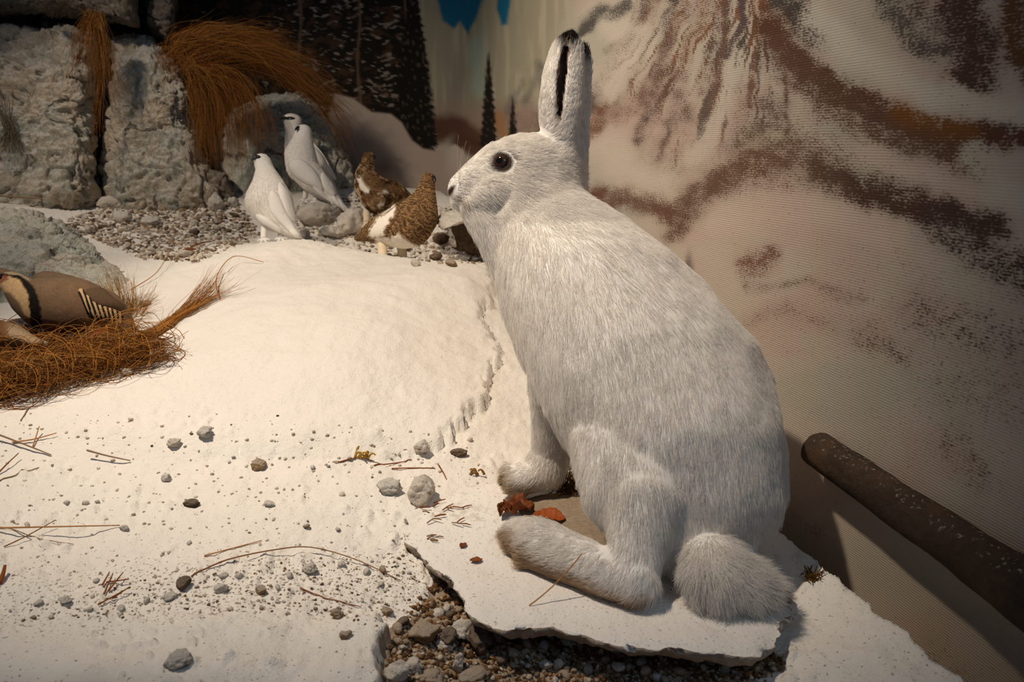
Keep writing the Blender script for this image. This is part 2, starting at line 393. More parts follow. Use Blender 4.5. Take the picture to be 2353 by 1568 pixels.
# ================================================================ SETTING: plaster ground
# control points: (px, py, 'z', height) or (px, py, 'd', depth)
CPTS = [(1000, 1200, 'z', -.006), (1200, 1150, 'z', -.012), (1400, 1450, 'z', -.04), (1700, 1500, 'z', -.035), (1600, 1300, 'z', -.024), (1900, 1400, 'z', -.014),
        (2050, 1500, 'z', -.006), (1790, 1245, 'z', -.004), (1960, 1360, 'z', -.004), (2170, 1545, 'z', -.004), (2400, 1800, 'z', -.004), (2000, 1800, 'z', -.02), (1500, 1240, 'z', -.024),
        (1010, 1450, 'z', -.036), (1200, 1530, 'z', -.044), (1500, 1560, 'z', -.046), (1700, 1565, 'z', -.034), (1100, 1700, 'z', -.05), (1500, 1800, 'z', -.05),
        (400, 1515, 'z', .008), (100, 1540, 'z', .010), (760, 1540, 'z', 0), (0, 1400, 'z', .01), (400, 1400, 'z', .0), (800, 1400, 'z', -.012), (100, 1200, 'z', .014),
        (500, 1200, 'z', .008), (800, 1200, 'z', 0), (400, 1900, 'z', .0), (-300, 1500, 'z', .02), (-500, 1100, 'z', .04),
        (100, 1000, 'z', .034), (500, 1000, 'z', .034), (900, 1000, 'z', .024), (1100, 1000, 'z', .008),
        (30, 922, 'z', .054), (290, 852, 'z', .060), (500, 850, 'z', .074), (800, 850, 'z', .074), (1000, 850, 'z', .056), (1160, 850, 'z', .034),
        (600, 700, 'z', .108), (850, 700, 'z', .108), (1050, 720, 'z', .080), (500, 700, 'z', .098), (1150, 720, 'z', .05),
        (700, 620, 'd', 1.68), (560, 600, 'd', 1.72), (900, 640, 'd', 1.62), (1080, 650, 'd', 1.55),
        (700, 550, 'd', 2.00), (850, 583, 'd', 1.92), (600, 560, 'd', 1.98), (1000, 608, 'd', 1.86), (1110, 618, 'd', 1.78),
        (300, 470, 'd', 2.55), (500, 485, 'd', 2.42), (150, 520, 'd', 2.25), (450, 585, 'd', 1.93), (380, 640, 'd', 1.72), (330, 560, 'd', 2.1),
        (100, 850, 'z', .018), (240, 800, 'z', .026), (330, 765, 'z', .045), (310, 700, 'd', 1.52), (420, 720, 'd', 1.42), (20, 760, 'z', .05), (-300, 800, 'z', .05), (-300, 600, 'd', 1.9),
        (1200, 1000, 'z', .0), (1180, 900, 'z', .022), (1400, 1000, 'z', .0), (1000, 470, 'd', 2.35), (800, 490, 'd', 2.38), (650, 490, 'd', 2.4)]
_xy = []; _z = []
for px, py, k, v in CPTS:
    d = depth_at_z(px, py, v) if k == 'z' else v
    p = P(px, py, d); _xy.append(p[:2]); _z.append(p[2])
for x, y, z in ((-.55, 2.25, .115), (-.40, 2.2, .09), (-.75, 2.3, .13), (-.2, 2.2, .07), (-.3, 3.0, .2), (-1.5, 3.0, .25), (-1.6, 2.2, .2), (-1.8, 1.4, .1), (-1.2, .8, .04),
                (-.9, .3, .0), (-.3, .15, .0), (.3, .2, -.03), (.5, 1.2, .02), (.3, 1.8, .04), (.2, 2.6, .1), (0.05, 1.55, .045)):
    _xy.append(np.array([x, y])); _z.append(z)
_xy = np.array(_xy); _z = np.array(_z); _n = len(_xy)
def _phi(r): return r * r * np.log(r + 1e-9)
_K = _phi(np.linalg.norm(_xy[:, None] - _xy[None], axis=2)) + 0.004 * np.eye(_n)
_Pm = np.hstack([np.ones((_n, 1)), _xy])
_sol = np.linalg.solve(np.block([[_K, _Pm], [_Pm.T, np.zeros((3, 3))]]), np.concatenate([_z, np.zeros(3)]))
def tps(x, y):
    out = np.empty(len(x)); 
    for k in range(0, len(x), 40000):
        q = np.stack([x[k:k + 40000], y[k:k + 40000]], 1)
        r2 = ((q ** 2).sum(1)[:, None] + (_xy ** 2).sum(1)[None] - 2 * q @ _xy.T).clip(1e-12)
        out[k:k + 40000] = (0.5 * r2 * np.log(r2)) @ _sol[:_n] + _sol[_n] + q @ _sol[_n + 1:]
    return out
LEDGE = [(1132, 560), (1126, 640), (1136, 700), (1108, 712), (1104, 745), (1126, 775), (1152, 815), (1135, 850), (1120, 880), (1124, 925), (1100, 950), (1066, 968), (1076, 990),
         (1040, 995), (1046, 1018), (1010, 1030), (985, 1050), (900, 1060), (600, 1060), (-300, 1100), (-300, -200), (1130, -200)]
LIP = [(-900, 1390), (300, 1392), (600, 1400), (800, 1420), (870, 1440), (905, 1470), (900, 1505), (878, 1530), (884, 1568), (900, 2300), (-900, 2300)]
PIT = [(900, 1440), (960, 1400), (1010, 1330), (960, 1270), (940, 1250), (1060, 1345), (1100, 1410), (1400, 1440), (1740, 1480), (1800, 1530), (1700, 1600), (1800, 2300), (900, 2300), (880, 1530)]
SHALE = [(110, 520), (200, 470), (300, 455), (540, 455), (600, 540), (540, 575), (440, 610), (330, 600), (230, 560)]
BACKP = [(700, 555), (640, 470), (800, 440), (1060, 470), (1140, 600), (1000, 612), (850, 580)]
YS = np.exp(np.linspace(math.log(0.12), math.log(3.3), 580)); US = np.concatenate([np.linspace(-2.2, -0.98, 50)[:-1], np.linspace(-0.98, 0.80, 600), np.linspace(0.80, 2.2, 50)[1:]])
def build_ground():
    U, Y = np.meshgrid(US, YS); X = (U * Y).ravel(); Yf = Y.ravel()
    Z = tps(X, Yf)
    p3 = np.stack([X, Yf, Z], 1); px, py, d = pix(p3)
    nz = np.stack([X, Yf, np.zeros(len(X))], 1)
    jx = px + 16 * fbm(nz * 60, 4, .6); jy = py + 16 * fbm(nz * 60 + 9, 4, .6)
    front = d > 0.05
    # cracked plaster sheet lying over a lower layer, right of the mound
    sd = poly_sd(jx, jy, LEDGE); Z = Z + np.where(front & (py < 1075), 0.017 * smooth(1.5, -5, sd) * smooth(560, 640, py) * smooth(1075, 1010, py), 0)
    Z = Z - 0.004 * smooth(600, 650, py) * smooth(1060, 980, py) * smooth(0, 120, sd) * smooth(300, 160, sd)
    sl = poly_sd(jx, jy, LIP); Z = Z + np.where(front, 0.020 * smooth(3, -22, sl) * smooth(700, 880, px) + 0.004 * smooth(10, -60, sl) * smooth(880, 700, px), 0)
    # lumps
    pit = smooth(25, -15, poly_sd(jx, jy, PIT)) * front
    shale = smooth(40, -20, poly_sd(jx, jy, SHALE)) * front * (py < 640)
    back = smooth(20, -20, poly_sd(jx, jy, BACKP)) * front
    band, _ = seg_dist(jx, jy, [(-100, 1420), (250, 1370), (600, 1350), (900, 1330), (1000, 1300)])
    crumb = smooth(110, 20, band) * front
    Z = Z + 0.006 * fbm(nz * 6, 3) + 0.0026 * fbm(nz * 24, 3) + 0.0016 * np.abs(perlin(nz * 48 + 2)) + (0.0009 + 0.0016 * crumb + 0.004 * pit + 0.005 * shale + 0.006 * back) * fbm(nz * 110, 3)
    cl = fbm(nz * 60 + 3, 2); Z = Z + 0.005 * smooth(0.25, 0.6, cl) * smooth(-0.1, 0.3, fbm(nz * 9 + 5, 2)) * smooth(930, 1010, py) * front
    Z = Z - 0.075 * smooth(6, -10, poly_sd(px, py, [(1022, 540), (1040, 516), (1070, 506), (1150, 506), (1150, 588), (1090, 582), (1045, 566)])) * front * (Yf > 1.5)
    edge = wall_x(Yf) - np.interp(Yf, [0, 1.0, 1.6, 2.2], [0.062, 0.058, 0.03, 0.0]) + 0.006 * fbm(nz * 30, 3)
    Z = Z - 0.13 * smooth(0.0, 0.02, X - edge)
    t = NT('plaster ground'); pos = t.pos(); soil = t.attr('soil')['Fac']; sp = t.attr('speck')['Fac']
    n1 = t.noise(pos, 7, 4); n2 = t.noise(pos, 420, 3, 0.6); n3 = t.noise(pos, 130, 4, 0.6)
    white = t.mix(n1, (0.80, 0.755, 0.69), (0.86, 0.825, 0.775))
    white = t.mix(t.step(n3, 0.60, 0.72, 0.0, 0.35), white, (0.68, 0.58, 0.47))
    spk = t.noise(pos, 300, 2, 0.5)
    lim = t.math('SUBTRACT', 0.76, t.math('MULTIPLY', sp, 0.16))
    spf = t.step(t.math('SUBTRACT', spk, lim), 0.0, 0.04, 0.0, 0.75)
    white = t.mix(spf, white, (0.20, 0.145, 0.10))
    br = t.mix(t.noise(pos, 90, 4, 0.65), (0.16, 0.095, 0.05), (0.55, 0.44, 0.33))
    c = t.mix(t.step(t.math('ADD', soil, t.math('MULTIPLY', t.math('SUBTRACT', n3, 0.5), 0.9)), 0.4, 0.6), white, br)
    nm = t.bump(n2, 0.8, 0.0014); nm = t.bump(n3, 0.7, 0.0028, nm)
    mat = t.done(c, 0.95, nm, 0.05)
    me = mesh_from('ground', np.stack([X, Yf, Z], 1), grid_faces(len(US), len(YS)), mat)
    set_val(me, 'soil', np.clip(np.maximum.reduce([pit * 0.95, shale * 0.22, back * 0.42]), 0, 1))
    set_val(me, 'speck', np.clip(0.25 + 0.75 * crumb + 0.5 * pit + 0.35 * smooth(1150, 1350, py) * front, 0, 1))
    obj('ground', me, None, 'uneven white plaster snow ground of the diorama', None, None, 'structure')
    return Z.reshape(len(YS), len(US))
GZ = build_ground()
def ground_z(x, y):
    x = np.atleast_1d(np.asarray(x, float)); y = np.atleast_1d(np.asarray(y, float))
    j = np.clip((np.log(np.maximum(y, 0.121)) - math.log(0.12)) / (math.log(3.3) - math.log(0.12)) * (len(YS) - 1), 0, len(YS) - 1.001)
    i = np.clip(np.interp(x / np.maximum(y, 0.05), US, np.arange(len(US))), 0, len(US) - 1.001)
    j0 = j.astype(int); i0 = i.astype(int); fj = j - j0; fi = i - i0
    return (GZ[j0, i0] * (1 - fi) + GZ[j0, i0 + 1] * fi) * (1 - fj) + (GZ[j0 + 1, i0] * (1 - fi) + GZ[j0 + 1, i0 + 1] * fi) * fj
_DS = np.exp(np.linspace(math.log(0.3), math.log(3.4), 700))
def on_ground(px, py):
    """where the ray through a photo pixel first meets the ground"""
    q = P(np.full(700, px), np.full(700, py), _DS); g = ground_z(q[:, 0], q[:, 1])
    k = np.argmax(q[:, 2] < g)
    if k == 0: k = len(_DS) - 1
    p = q[k].copy(); p[2] = g[k]; return p

# slab of stone under the hare
def slab(name, outline, z, thick, mat, rings=24, nphi=420, rough=0.004, edge=0.004, **kw):
    pts = np.array([P(a, b, depth_at_z(a, b, z))[:2] for a, b in outline])
    cl = np.vstack([pts, pts[:1]]); L = np.concatenate([[0], np.cumsum(np.linalg.norm(np.diff(cl, axis=0), axis=1))])
    s = np.linspace(0, L[-1], nphi, endpoint=False); ring = np.stack([np.interp(s, L, cl[:, 0]), np.interp(s, L, cl[:, 1])], 1)
    c = pts.mean(0); V = []
    nn = np.hstack([ring * 40, np.zeros((nphi, 1))]); out = (ring - c); out /= np.linalg.norm(out, axis=1)[:, None]
    ring = ring + out * (edge * fbm(nn, 4))[:, None]
    for k in range(rings):
        r = (k / (rings - 1)) ** 0.6; q = c + (ring - c) * r
        zz = z + rough * 0.35 * fbm(np.hstack([q * 30, np.zeros((nphi, 1))]), 3) - 0.0025 * smooth(0.96, 1.0, r)
        V.append(np.hstack([q, zz[:, None]]))
    for k, (dz, o) in enumerate(((-.12, .0015), (-.35, .001), (-.6, -.003), (-.85, -.006), (-1, -.014))):
        q = ring + out * (o + 0.0045 * fbm(np.hstack([ring * 70, np.full((nphi, 1), k * 2.1)]), 3))[:, None]
        V.append(np.hstack([q, np.full((nphi, 1), z + dz * thick)]))
    V.append(np.hstack([c + (ring - c) * 0.02, np.full((nphi, 1), z - thick)]))
    V = np.vstack(V)
    me = mesh_from(name, V, grid_faces(nphi, len(V) // nphi, True), mat)
    return obj(name, me, None, **kw)
t = NT('slab plaster'); pos = t.pos(); n1 = t.noise(pos, 9, 3); n2 = t.noise(pos, 260, 3, .6)
c = t.mix(n1, (.78, .73, .68), (.86, .83, .79))
n4 = t.noise(pos, 95, 4, .65); c = t.mix(t.step(t.noise(pos, 330, 2), .63, .70, 0, .65), c, (.25, .18, .13))
c = t.mix(t.step(t.math('ADD', n1, t.math('MULTIPLY', t.math('SUBTRACT', n4, .5), .8)), .60, .78, 0, .45), c, (.42, .33, .26))
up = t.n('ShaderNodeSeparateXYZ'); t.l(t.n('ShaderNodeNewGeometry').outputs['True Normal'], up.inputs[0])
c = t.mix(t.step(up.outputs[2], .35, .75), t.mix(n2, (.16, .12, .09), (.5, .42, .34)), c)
M_SLAB = t.done(c, .95, t.bump(n2, .7, .0014, t.bump(n4, .6, .003)), .05)
slab('stone_slab', [(935, 1240), (985, 1288), (1040, 1334), (1066, 1366), (1085, 1405), (1110, 1425), (1155, 1447), (1190, 1440), (1230, 1436), (1290, 1438), (1335, 1450),
                    (1365, 1468), (1420, 1477), (1500, 1482), (1600, 1490), (1690, 1503), (1745, 1505), (1776, 1482), (1792, 1440), (1818, 1390), (1800, 1330), (1740, 1260), (1640, 1190),
                    (1450, 1120), (1330, 1075), (1200, 1100), (1110, 1110), (1050, 1120), (1005, 1152), (972, 1190), (940, 1222)], 0.0, 0.017, M_SLAB,
     label='white dusted stone slab with broken edge under the hare', cat='stone slab')
t = NT('brown stone'); pos = t.pos(); n = t.noise(t.scale(pos, (1, 2.2, 1)), 150, 4, .65, 1.5)
M_BSTONE = t.done(t.mix(n, (.20, .14, .09), (.50, .41, .31)), .95, t.bump(n, .8, .003), .05)
slab('flat_stone', [(1195, 1150), (1260, 1132), (1330, 1140), (1420, 1180), (1470, 1240), (1440, 1285), (1330, 1275), (1250, 1225), (1200, 1190)], 0.007, 0.008, M_BSTONE, 14, 160, .006, .003,
     label='flat brown cracked stone between the hare\'s front and hind feet', cat='stone')
# ================================================================ body building: ellipsoids in the view frame, fused into one skin
_ub = []
for j in range(1, 10):
    for i in range(16):
        a, b = math.pi * j / 10, 2 * math.pi * i / 16
        _ub.append((math.sin(a) * math.cos(b), math.sin(a) * math.sin(b), math.cos(a)))
_ub = np.array([(0, 0, 1.0)] + _ub + [(0, 0, -1.0)])
_uf = [(0, 1 + i, 1 + (i + 1) % 16) for i in range(16)]
for j in range(8):
    for i in range(16):
        a = 1 + j * 16 + i; b = 1 + j * 16 + (i + 1) % 16
        _uf += [(a, a + 16, b + 16), (a, b + 16, b)]
_uf += [(145, 129 + (i + 1) % 16, 129 + i) for i in range(16)]
_uf = np.array(_uf)
def ell(px, py, d, a, b=None, rd=None, rot=0.0):
    """ellipsoid: centre pixel + depth, half axes in pixels (across, up, along view), turned rot degrees clockwise on the picture"""
    b = a if b is None else b; rd = min(a, b) if rd is None else rd
    s = d / F; r = math.radians(rot)
    ax = (CR * math.cos(r) - CU * math.sin(r)) * a * s; ay = (CR * math.sin(r) + CU * math.cos(r)) * b * s; az = CF * rd * s
    v = _ub[:, :1] * ax + _ub[:, 1:2] * ay + _ub[:, 2:] * az + P(px, py, d)
    f = _uf if np.dot(np.cross(ax, ay), az) > 0 else _uf[:, ::-1]
    return v, f
def chain(nodes, step=0.35):
    out = []
    nodes = [tuple(n) + (n[3],) * (5 - len(n)) if len(n) < 5 else n for n in nodes]
    nodes = [n if len(n) > 5 else n + (min(n[3], n[4]),) for n in nodes]
    nodes = [n if len(n) > 6 else n + (0.0,) for n in nodes]
    for n0, n1 in zip(nodes[:-1], nodes[1:]):
        n0, n1 = np.array(n0, float), np.array(n1, float)
        L = math.hypot(*(n1 - n0)[:2]) + abs(n1[2] - n0[2]) * F / n0[2] * 0.7
        k = max(1, int(math.ceil(L / (step * min(n0[3], n0[4], n1[3], n1[4])))))
        for q in range(k + 1): out.append(ell(*(n0 + (n1 - n0) * q / k)))
    return out
def fuse(name, parts, voxel, iters=8, extra=None, factor=0.5):
    V = []; Fc = []; n = 0
    for v, f in parts:
        V.append(v); Fc += [tuple(int(c) + n for c in q) for q in f]; n += len(v)
    me = bpy.data.meshes.new(name + '_raw'); me.from_pydata([tuple(q) for q in np.vstack(V)], [], Fc); me.update()
    o = bpy.data.objects.new(name + '_raw', me); COL.objects.link(o)
    m = o.modifiers.new('r', 'REMESH'); m.mode = 'VOXEL'; m.voxel_size = voxel; m.use_smooth_shade = True
    if iters:
        s = o.modifiers.new('s', 'SMOOTH'); s.factor = factor; s.iterations = iters
    dg = bpy.context.evaluated_depsgraph_get(); dg.update()
    res = bpy.data.meshes.new_from_object(o.evaluated_get(dg)); res.name = name
    bpy.data.objects.remove(o, do_unlink=True); bpy.data.meshes.remove(me)
    return res
def bvh_of(me):
    return BVHTree.FromPolygons([v.co.copy() for v in me.vertices], [tuple(p.vertices) for p in me.polygons])
def ray_px(bvh, px, py):
    o = Vector(C0); d = Vector(P(px, py, 1.0) - C0).normalized()
    h = bvh.ray_cast(o, d)
    return (np.array(h[0]), np.array(h[1])) if h[0] is not None else (None, None)
def tube(pts, rad, sides=6, cap=True):
    """tube along a polyline, radius may vary; returns verts, faces"""
    pts = np.asarray(pts, float); n = len(pts); rad = np.broadcast_to(np.asarray(rad, float), (n,))
    tg = np.gradient(pts, axis=0); tg /= np.linalg.norm(tg, axis=1)[:, None] + 1e-12
    ref = np.array([0.31, 0.52, 0.79]); V = []
    for k in range(n):
        u = np.cross(tg[k], ref); u /= np.linalg.norm(u) + 1e-12; w = np.cross(tg[k], u)
        for i in range(sides):
            a = 2 * math.pi * i / sides; V.append(pts[k] + rad[k] * (math.cos(a) * u + math.sin(a) * w))
    Fc = [tuple(f) for f in grid_faces(sides, n, True)[:, ::-1]]
    if cap:
        Fc.append(tuple(range(sides))); Fc.append(tuple(range((n - 1) * sides, n * sides))[::-1])
    return np.array(V), Fc
def tubes_mesh(name, items, mat, sides=5):
    V = []; Fc = []; n = 0
    for pts, rad in items:
        v, f = tube(pts, rad, sides); V.append(v); Fc += [tuple(c + n for c in q) for q in f]; n += len(v)
    return mesh_from(name, np.vstack(V), Fc, mat)
def strand_mesh(name, pts, rad, mat, cols=None):
    """many thin three-sided blades: pts (N,K,3), rad (N,K)"""
    N, K, _ = pts.shape
    tg = np.gradient(pts, axis=1); tg /= np.linalg.norm(tg, axis=2)[..., None] + 1e-12
    u = np.cross(tg, np.array([0.3, 0.5, 0.8])); u /= np.linalg.norm(u, axis=2)[..., None] + 1e-9; w = np.cross(tg, u)
    V = np.stack([pts + rad[..., None] * (math.cos(a) * u + math.sin(a) * w) for a in (0, 2.094, 4.189)], 2)
    base = grid_faces(3, K, True)
    Fc = (base[None] + (np.arange(N) * K * 3)[:, None, None]).reshape(-1, 4)
    me = mesh_from(name, V.reshape(-1, 3), Fc, mat)
    if cols is not None: set_col(me, 'col', np.repeat(cols, K * 3, axis=0))
    return me
def fur(name, parent, pts, rad0, col, mat):
    """hair curves: pts (N,K,3)"""
    N, K, _ = pts.shape
    hc = bpy.data.hair_curves.new(name); hc.add_curves([K] * N)
    hc.position_data.foreach_set('vector', pts.astype(np.float32).ravel())
    r = hc.attributes.get('radius') or hc.attributes.new('radius', 'FLOAT', 'POINT')
    rr = np.asarray(rad0)[:, None] * np.linspace(1, 0.22, K)[None]
    r.data.foreach_set('value', rr.astype(np.float32).ravel())
    c = hc.attributes.new('col', 'FLOAT_COLOR', 'POINT')
    cc = np.hstack([np.repeat(col, K, axis=0), np.ones((N * K, 1))]); c.data.foreach_set('color', cc.astype(np.float32).ravel())
    hc.materials.append(mat)
    return obj(name, hc, parent)
def sample_surface(me, n, rng, wfun=None):
    me.calc_loop_triangles()
    tri = np.empty(len(me.loop_triangles) * 3, np.int32); me.loop_triangles.foreach_get('vertices', tri); tri = tri.reshape(-1, 3)
    V = verts_of(me); N = normals_of(me)
    a, b, c = V[tri[:, 0]], V[tri[:, 1]], V[tri[:, 2]]
    ar = np.linalg.norm(np.cross(b - a, c - a), axis=1)
    if wfun is not None: ar = ar * wfun((a + b + c) / 3)
    k = rng.choice(len(tri), n, p=ar / ar.sum()); u = rng.random((n, 2)); s = np.sqrt(u[:, :1])
    w0, w1, w2 = 1 - s, s * (1 - u[:, 1:]), s * u[:, 1:]
    p = a[k] * w0 + b[k] * w1 + c[k] * w2
    nn = N[tri[k, 0]] * w0 + N[tri[k, 1]] * w1 + N[tri[k, 2]] * w2
    return p, nn / (np.linalg.norm(nn, axis=1)[:, None] + 1e-9)

# ================================================================ THE HARE
def vdir(dx, dy, dz=0.0):
    v = CR * dx - CU * dy + CF * dz; return v / (np.linalg.norm(v) + 1e-9)
def ear_shell(axis, width, gap_dir, d0, thick=0.0045, roll=1.0):
    """rolled ear: axis (px,py,d) points, half width px per point, half opening angle (rad) per point"""
    K = 40; A = 26
    ax = catmull(np.array(axis, float), K); wd_ = np.interp(np.linspace(0, 1, K), np.linspace(0, 1, len(width)), width)
    gp = np.interp(np.linspace(0, 1, K), np.linspace(0, 1, len(roll)), roll)
    out = []; inn = []
    g = np.array(gap_dir, float)        # opening direction: (right, toward camera)
    ga = math.atan2(g[0], g[1])
    for k in range(K):
        c = P(ax[k, 0], ax[k, 1], ax[k, 2]); s = ax[k, 2] / F
        ths = np.linspace(gp[k], 2 * math.pi - gp[k], A) + ga
        R = wd_[k] * s
        for th in ths:
            dvec = CR * math.sin(th) * R - CF * math.cos(th) * R * 0.62
            out.append(c + dvec); nrm = dvec / (np.linalg.norm(dvec) + 1e-9)
            inn.append(c + dvec - nrm * min(thick, R * 0.7))
    V = np.vstack([out, inn]); n = K * A; Fc = []
    for k in range(K - 1):
        for i in range(A - 1):
            a, b, c_, d_ = k * A + i, k * A + i + 1, (k + 1) * A + i + 1, (k + 1) * A + i
            Fc.append((a, b, c_, d_)); Fc.append((n + d_, n + c_, n + b, n + a))
        for i in (0, A - 1):
            a, d_ = k * A + i, (k + 1) * A + i
            Fc.append((a, d_, n + d_, n + a) if i == 0 else (d_, a, n + a, n + d_))
    for k in (0, K - 1):
        for i in range(A - 1):
            a, b = k * A + i, k * A + i + 1
            Fc.append((b, a, n + a, n + b) if k == 0 else (a, b, n + b, n + a))
    tri = []
    for f in Fc: tri += [(f[0], f[1], f[2]), (f[0], f[2], f[3])]
    return V, np.array(tri)

def build_hare():
    parts = []
    # trunk: rump - loin - ribs - shoulder - neck
    parts += chain([(1610, 1120, .735, 196, 180, 135, 0), (1568, 1030, .745, 236, 205, 150, 0), (1505, 890, .775, 270, 228, 158, 12), (1420, 745, .81, 262, 205, 148, 32),
                    (1335, 640, .845, 196, 172, 128, 30), (1272, 560, .865, 140, 138, 105, 20)], 0.12)
    parts += chain([(1272, 560, .865, 138, 125, 100, 0), (1225, 480, .875, 118, 112, 86, 0), (1215, 410, .88, 122, 100, 74, 10)], 0.12)   # neck
    parts += chain([(1240, 392, .885, 104, 84, 70, 8), (1165, 402, .880, 84, 78, 60, 16), (1108, 425, .872, 60, 64, 46, 20), (1074, 437, .868, 42, 52, 34, 10), (1056, 440, .867, 29, 40, 27, 0)], 0.12)   # skull to nose
    parts += chain([(1150, 450, .86, 70, 52, 44, 10), (1090, 470, .864, 40, 34, 30, 0)], 0.2) + chain([(1160, 455, .862, 74, 54, 44, 10), (1225, 470, .862, 80, 70, 52, 0), (1250, 540, .856, 90, 80, 56, 0)], 0.2)                                  # cheek
    parts += chain([(1108, 482, .866, 50, 44, 36, 0), (1150, 530, .864, 60, 56, 46, 0), (1188, 600, .862, 60, 70, 50, 0)], 0.2)            # throat
    parts += chain([(1195, 590, .86, 66, 80, 60, 0), (1210, 680, .85, 62, 90, 60, 0), (1250, 790, .84, 62, 80, 60, 0)], 0.2)   # chest
    # near foreleg, far foreleg
    parts += chain([(1300, 740, .80, 100, 110, 60, 0), (1280, 860, .815, 66, 70, 46, 0), (1268, 950, .835, 45, 50, 38, 0), (1262, 1030, .85, 38, 42, 34, 0), (1250, 1082, .852, 48, 42, 38, 0), (1212, 1098, .853, 48, 34, 40, 0), (1190, 1100, .853, 36, 30, 36, 0)], 0.2)
    parts += chain([(1310, 820, .875, 60, 60), (1300, 960, .90, 38, 40), (1296, 1040, .915, 32, 36), (1262, 1078, .92, 34, 24)], 0.25)
    # near hind leg: thigh, shank, heel, foot
    parts += chain([(1490, 900, .772, 150, 110, 66, 20), (1456, 1020, .732, 146, 140, 66, 10), (1480, 1130, .703, 142, 110, 66, 0), (1560, 1220, .70, 110, 100, 56, 0)], 0.15)
    parts += chain([(1480, 1150, .690, 96, 80, 56, 0), (1464, 1240, .676, 66, 64, 46, 0), (1456, 1320, .665, 58, 58, 42, 0)], 0.2)
    parts += chain([(1460, 1336, .660, 54, 56, 44, 0), (1390, 1314, .675, 52, 56, 44, 0), (1310, 1284, .698, 52, 56, 46, 0), (1240, 1252, .720, 56, 56, 50, 0), (1196, 1234, .742, 40, 40, 42, 0)], 0.2)
    # far hind foot peeping out behind the tail
    parts += chain([(1640, 1200, .745, 70, 70), (1700, 1300, .70, 50, 50), (1764, 1370, .672, 36, 32), (1690, 1310, .735, 40, 34)], 0.3)
    # tail
    parts += chain([(1640, 1290, .672, 74, 60, 50, 0), (1668, 1338, .655, 98, 58, 44, 8), (1705, 1345, .652, 70, 46, 36, 8)], 0.25)
    # toes of the near feet
    for x, y, d in ((1176, 1226, .750), (1188, 1256, .736), (1212, 1288, .718)): parts.append(ell(x, y, d, 24, 20, 22))
    for x, y in ((1172, 1082), (1168, 1102), (1180, 1120), (1200, 1126)): parts.append(ell(x, y, .852, 20, 17, 20))
    # ears
    parts.append(ear_shell([(1282, 430, .872), (1284, 330, .872), (1288, 250, .872), (1295, 170, .875), (1304, 105, .878), (1312, 74, .88)], [34, 42, 50, 49, 36, 6], (-0.10, 1.0), 0, 0.0042, [0.02, 0.04, 0.16, 0.21, 0.17, 0.14]))
    parts.append(ear_shell([(1318, 450, .885), (1316, 350, .89), (1318, 260, .892), (1323, 190, .893), (1334, 138, .893), (1342, 104, .893)], [30, 36, 40, 39, 29, 5], (1.0, -0.5), 0, 0.0045, [0.02, 0.1, 0.4, 0.5, 0.5, 0.6]))
    parts += chain([(1285, 395, .875, 46, 60, 40, 0), (1290, 330, .876, 36, 40, 30, 0)], 0.3) + chain([(1318, 430, .885, 30, 60, 34, 0), (1316, 370, .888, 30, 40, 30, 0)], 0.3)
    me = fuse('body', parts, 0.0027, 9)
    V = verts_of(me)
    def color(p, nrm=None):
        px, py, d = pix(p); n = len(px)
        c = np.tile(srgb(240, 236, 231), (n, 1))
        def m(mask, rgb):
            nonlocal c
            c = c * (1 - mask[:, None]) + srgb(*rgb) * mask[:, None]
        jit = 14 * perlin(p * 160)
        ear = (px > 1225) & (px < 1380)
        m(smooth(124, 98, py + jit + 0.35 * np.abs(px - 1314)) * ear * (d < .888), (22, 19, 18))
        m(smooth(150, 128, py + jit) * (px > 1343) * ear, (22, 19, 18))
        m(((d > .888) & ear & (py < 160)) * smooth(150, 120, py + jit), (30, 26, 25))
        if nrm is not None:
            ax_ = np.interp(py, [74, 105, 170, 250, 330, 430], [1312, 1304, 1295, 1288, 1284, 1282]); ad = .874
            rad_ = (p - P(ax_, py, np.full(n, ad))); inn_ = (rad_ * nrm).sum(1) < -.0005
            m((inn_ & (py < 300) & (d < .887) & ear) * 0.85, (158, 124, 100))
        m(smooth(2, -4, poly_sd(px, py, [(1026, 438), (1036, 426), (1048, 424), (1046, 434), (1040, 448), (1030, 456)])) , (58, 38, 30))
        dd, _ = seg_dist(px, py, [(1040, 452), (1060, 464), (1070, 478)]); m(smooth(9, 2, dd) * 0.45, (150, 120, 96))
        dd = np.hypot((px - 1152) / 1.15, py - 373); m(smooth(28, 21, dd) * (d < .9), (60, 50, 44))
        # tan soles and toes
        ft = (py > 1180) & (px < 1520)
        low, _ = seg_dist(px, py, [(1150, 1225), (1180, 1275), (1225, 1312), (1320, 1352), (1420, 1398), (1480, 1398)])
        m(smooth(44, 8, low + jit) * ft * 0.8, (176, 142, 98))
        low, _ = seg_dist(px, py, [(1152, 1090), (1170, 1130), (1230, 1136)])
        m(smooth(30, 6, low + jit * .6) * (px < 1330) * (py > 1050) * (py < 1180) * 0.75, (178, 148, 98))
        dd, _ = seg_dist(px, py, [(1765, 1400), (1800, 1385)]); m(smooth(50, 24, dd) * (d > .662) * (py > 1330), (128, 84, 62))
        return c
    set_col(me, 'col', color(V, normals_of(me)))
    t = NT('hare skin'); M_skin = t.done(t.attr('col')['Color'], 0.9, None, 0.05)
    me.materials.append(M_skin)
    root = thing('hare', 'white mountain hare with black ear tips sitting upright on the stone slab', 'hare', P(1450, 1390, .66) * np.array([1, 1, 0]))
    obj('body', me, root)
    # coat ------------------------------------------------------
    rng = np.random.default_rng(5)
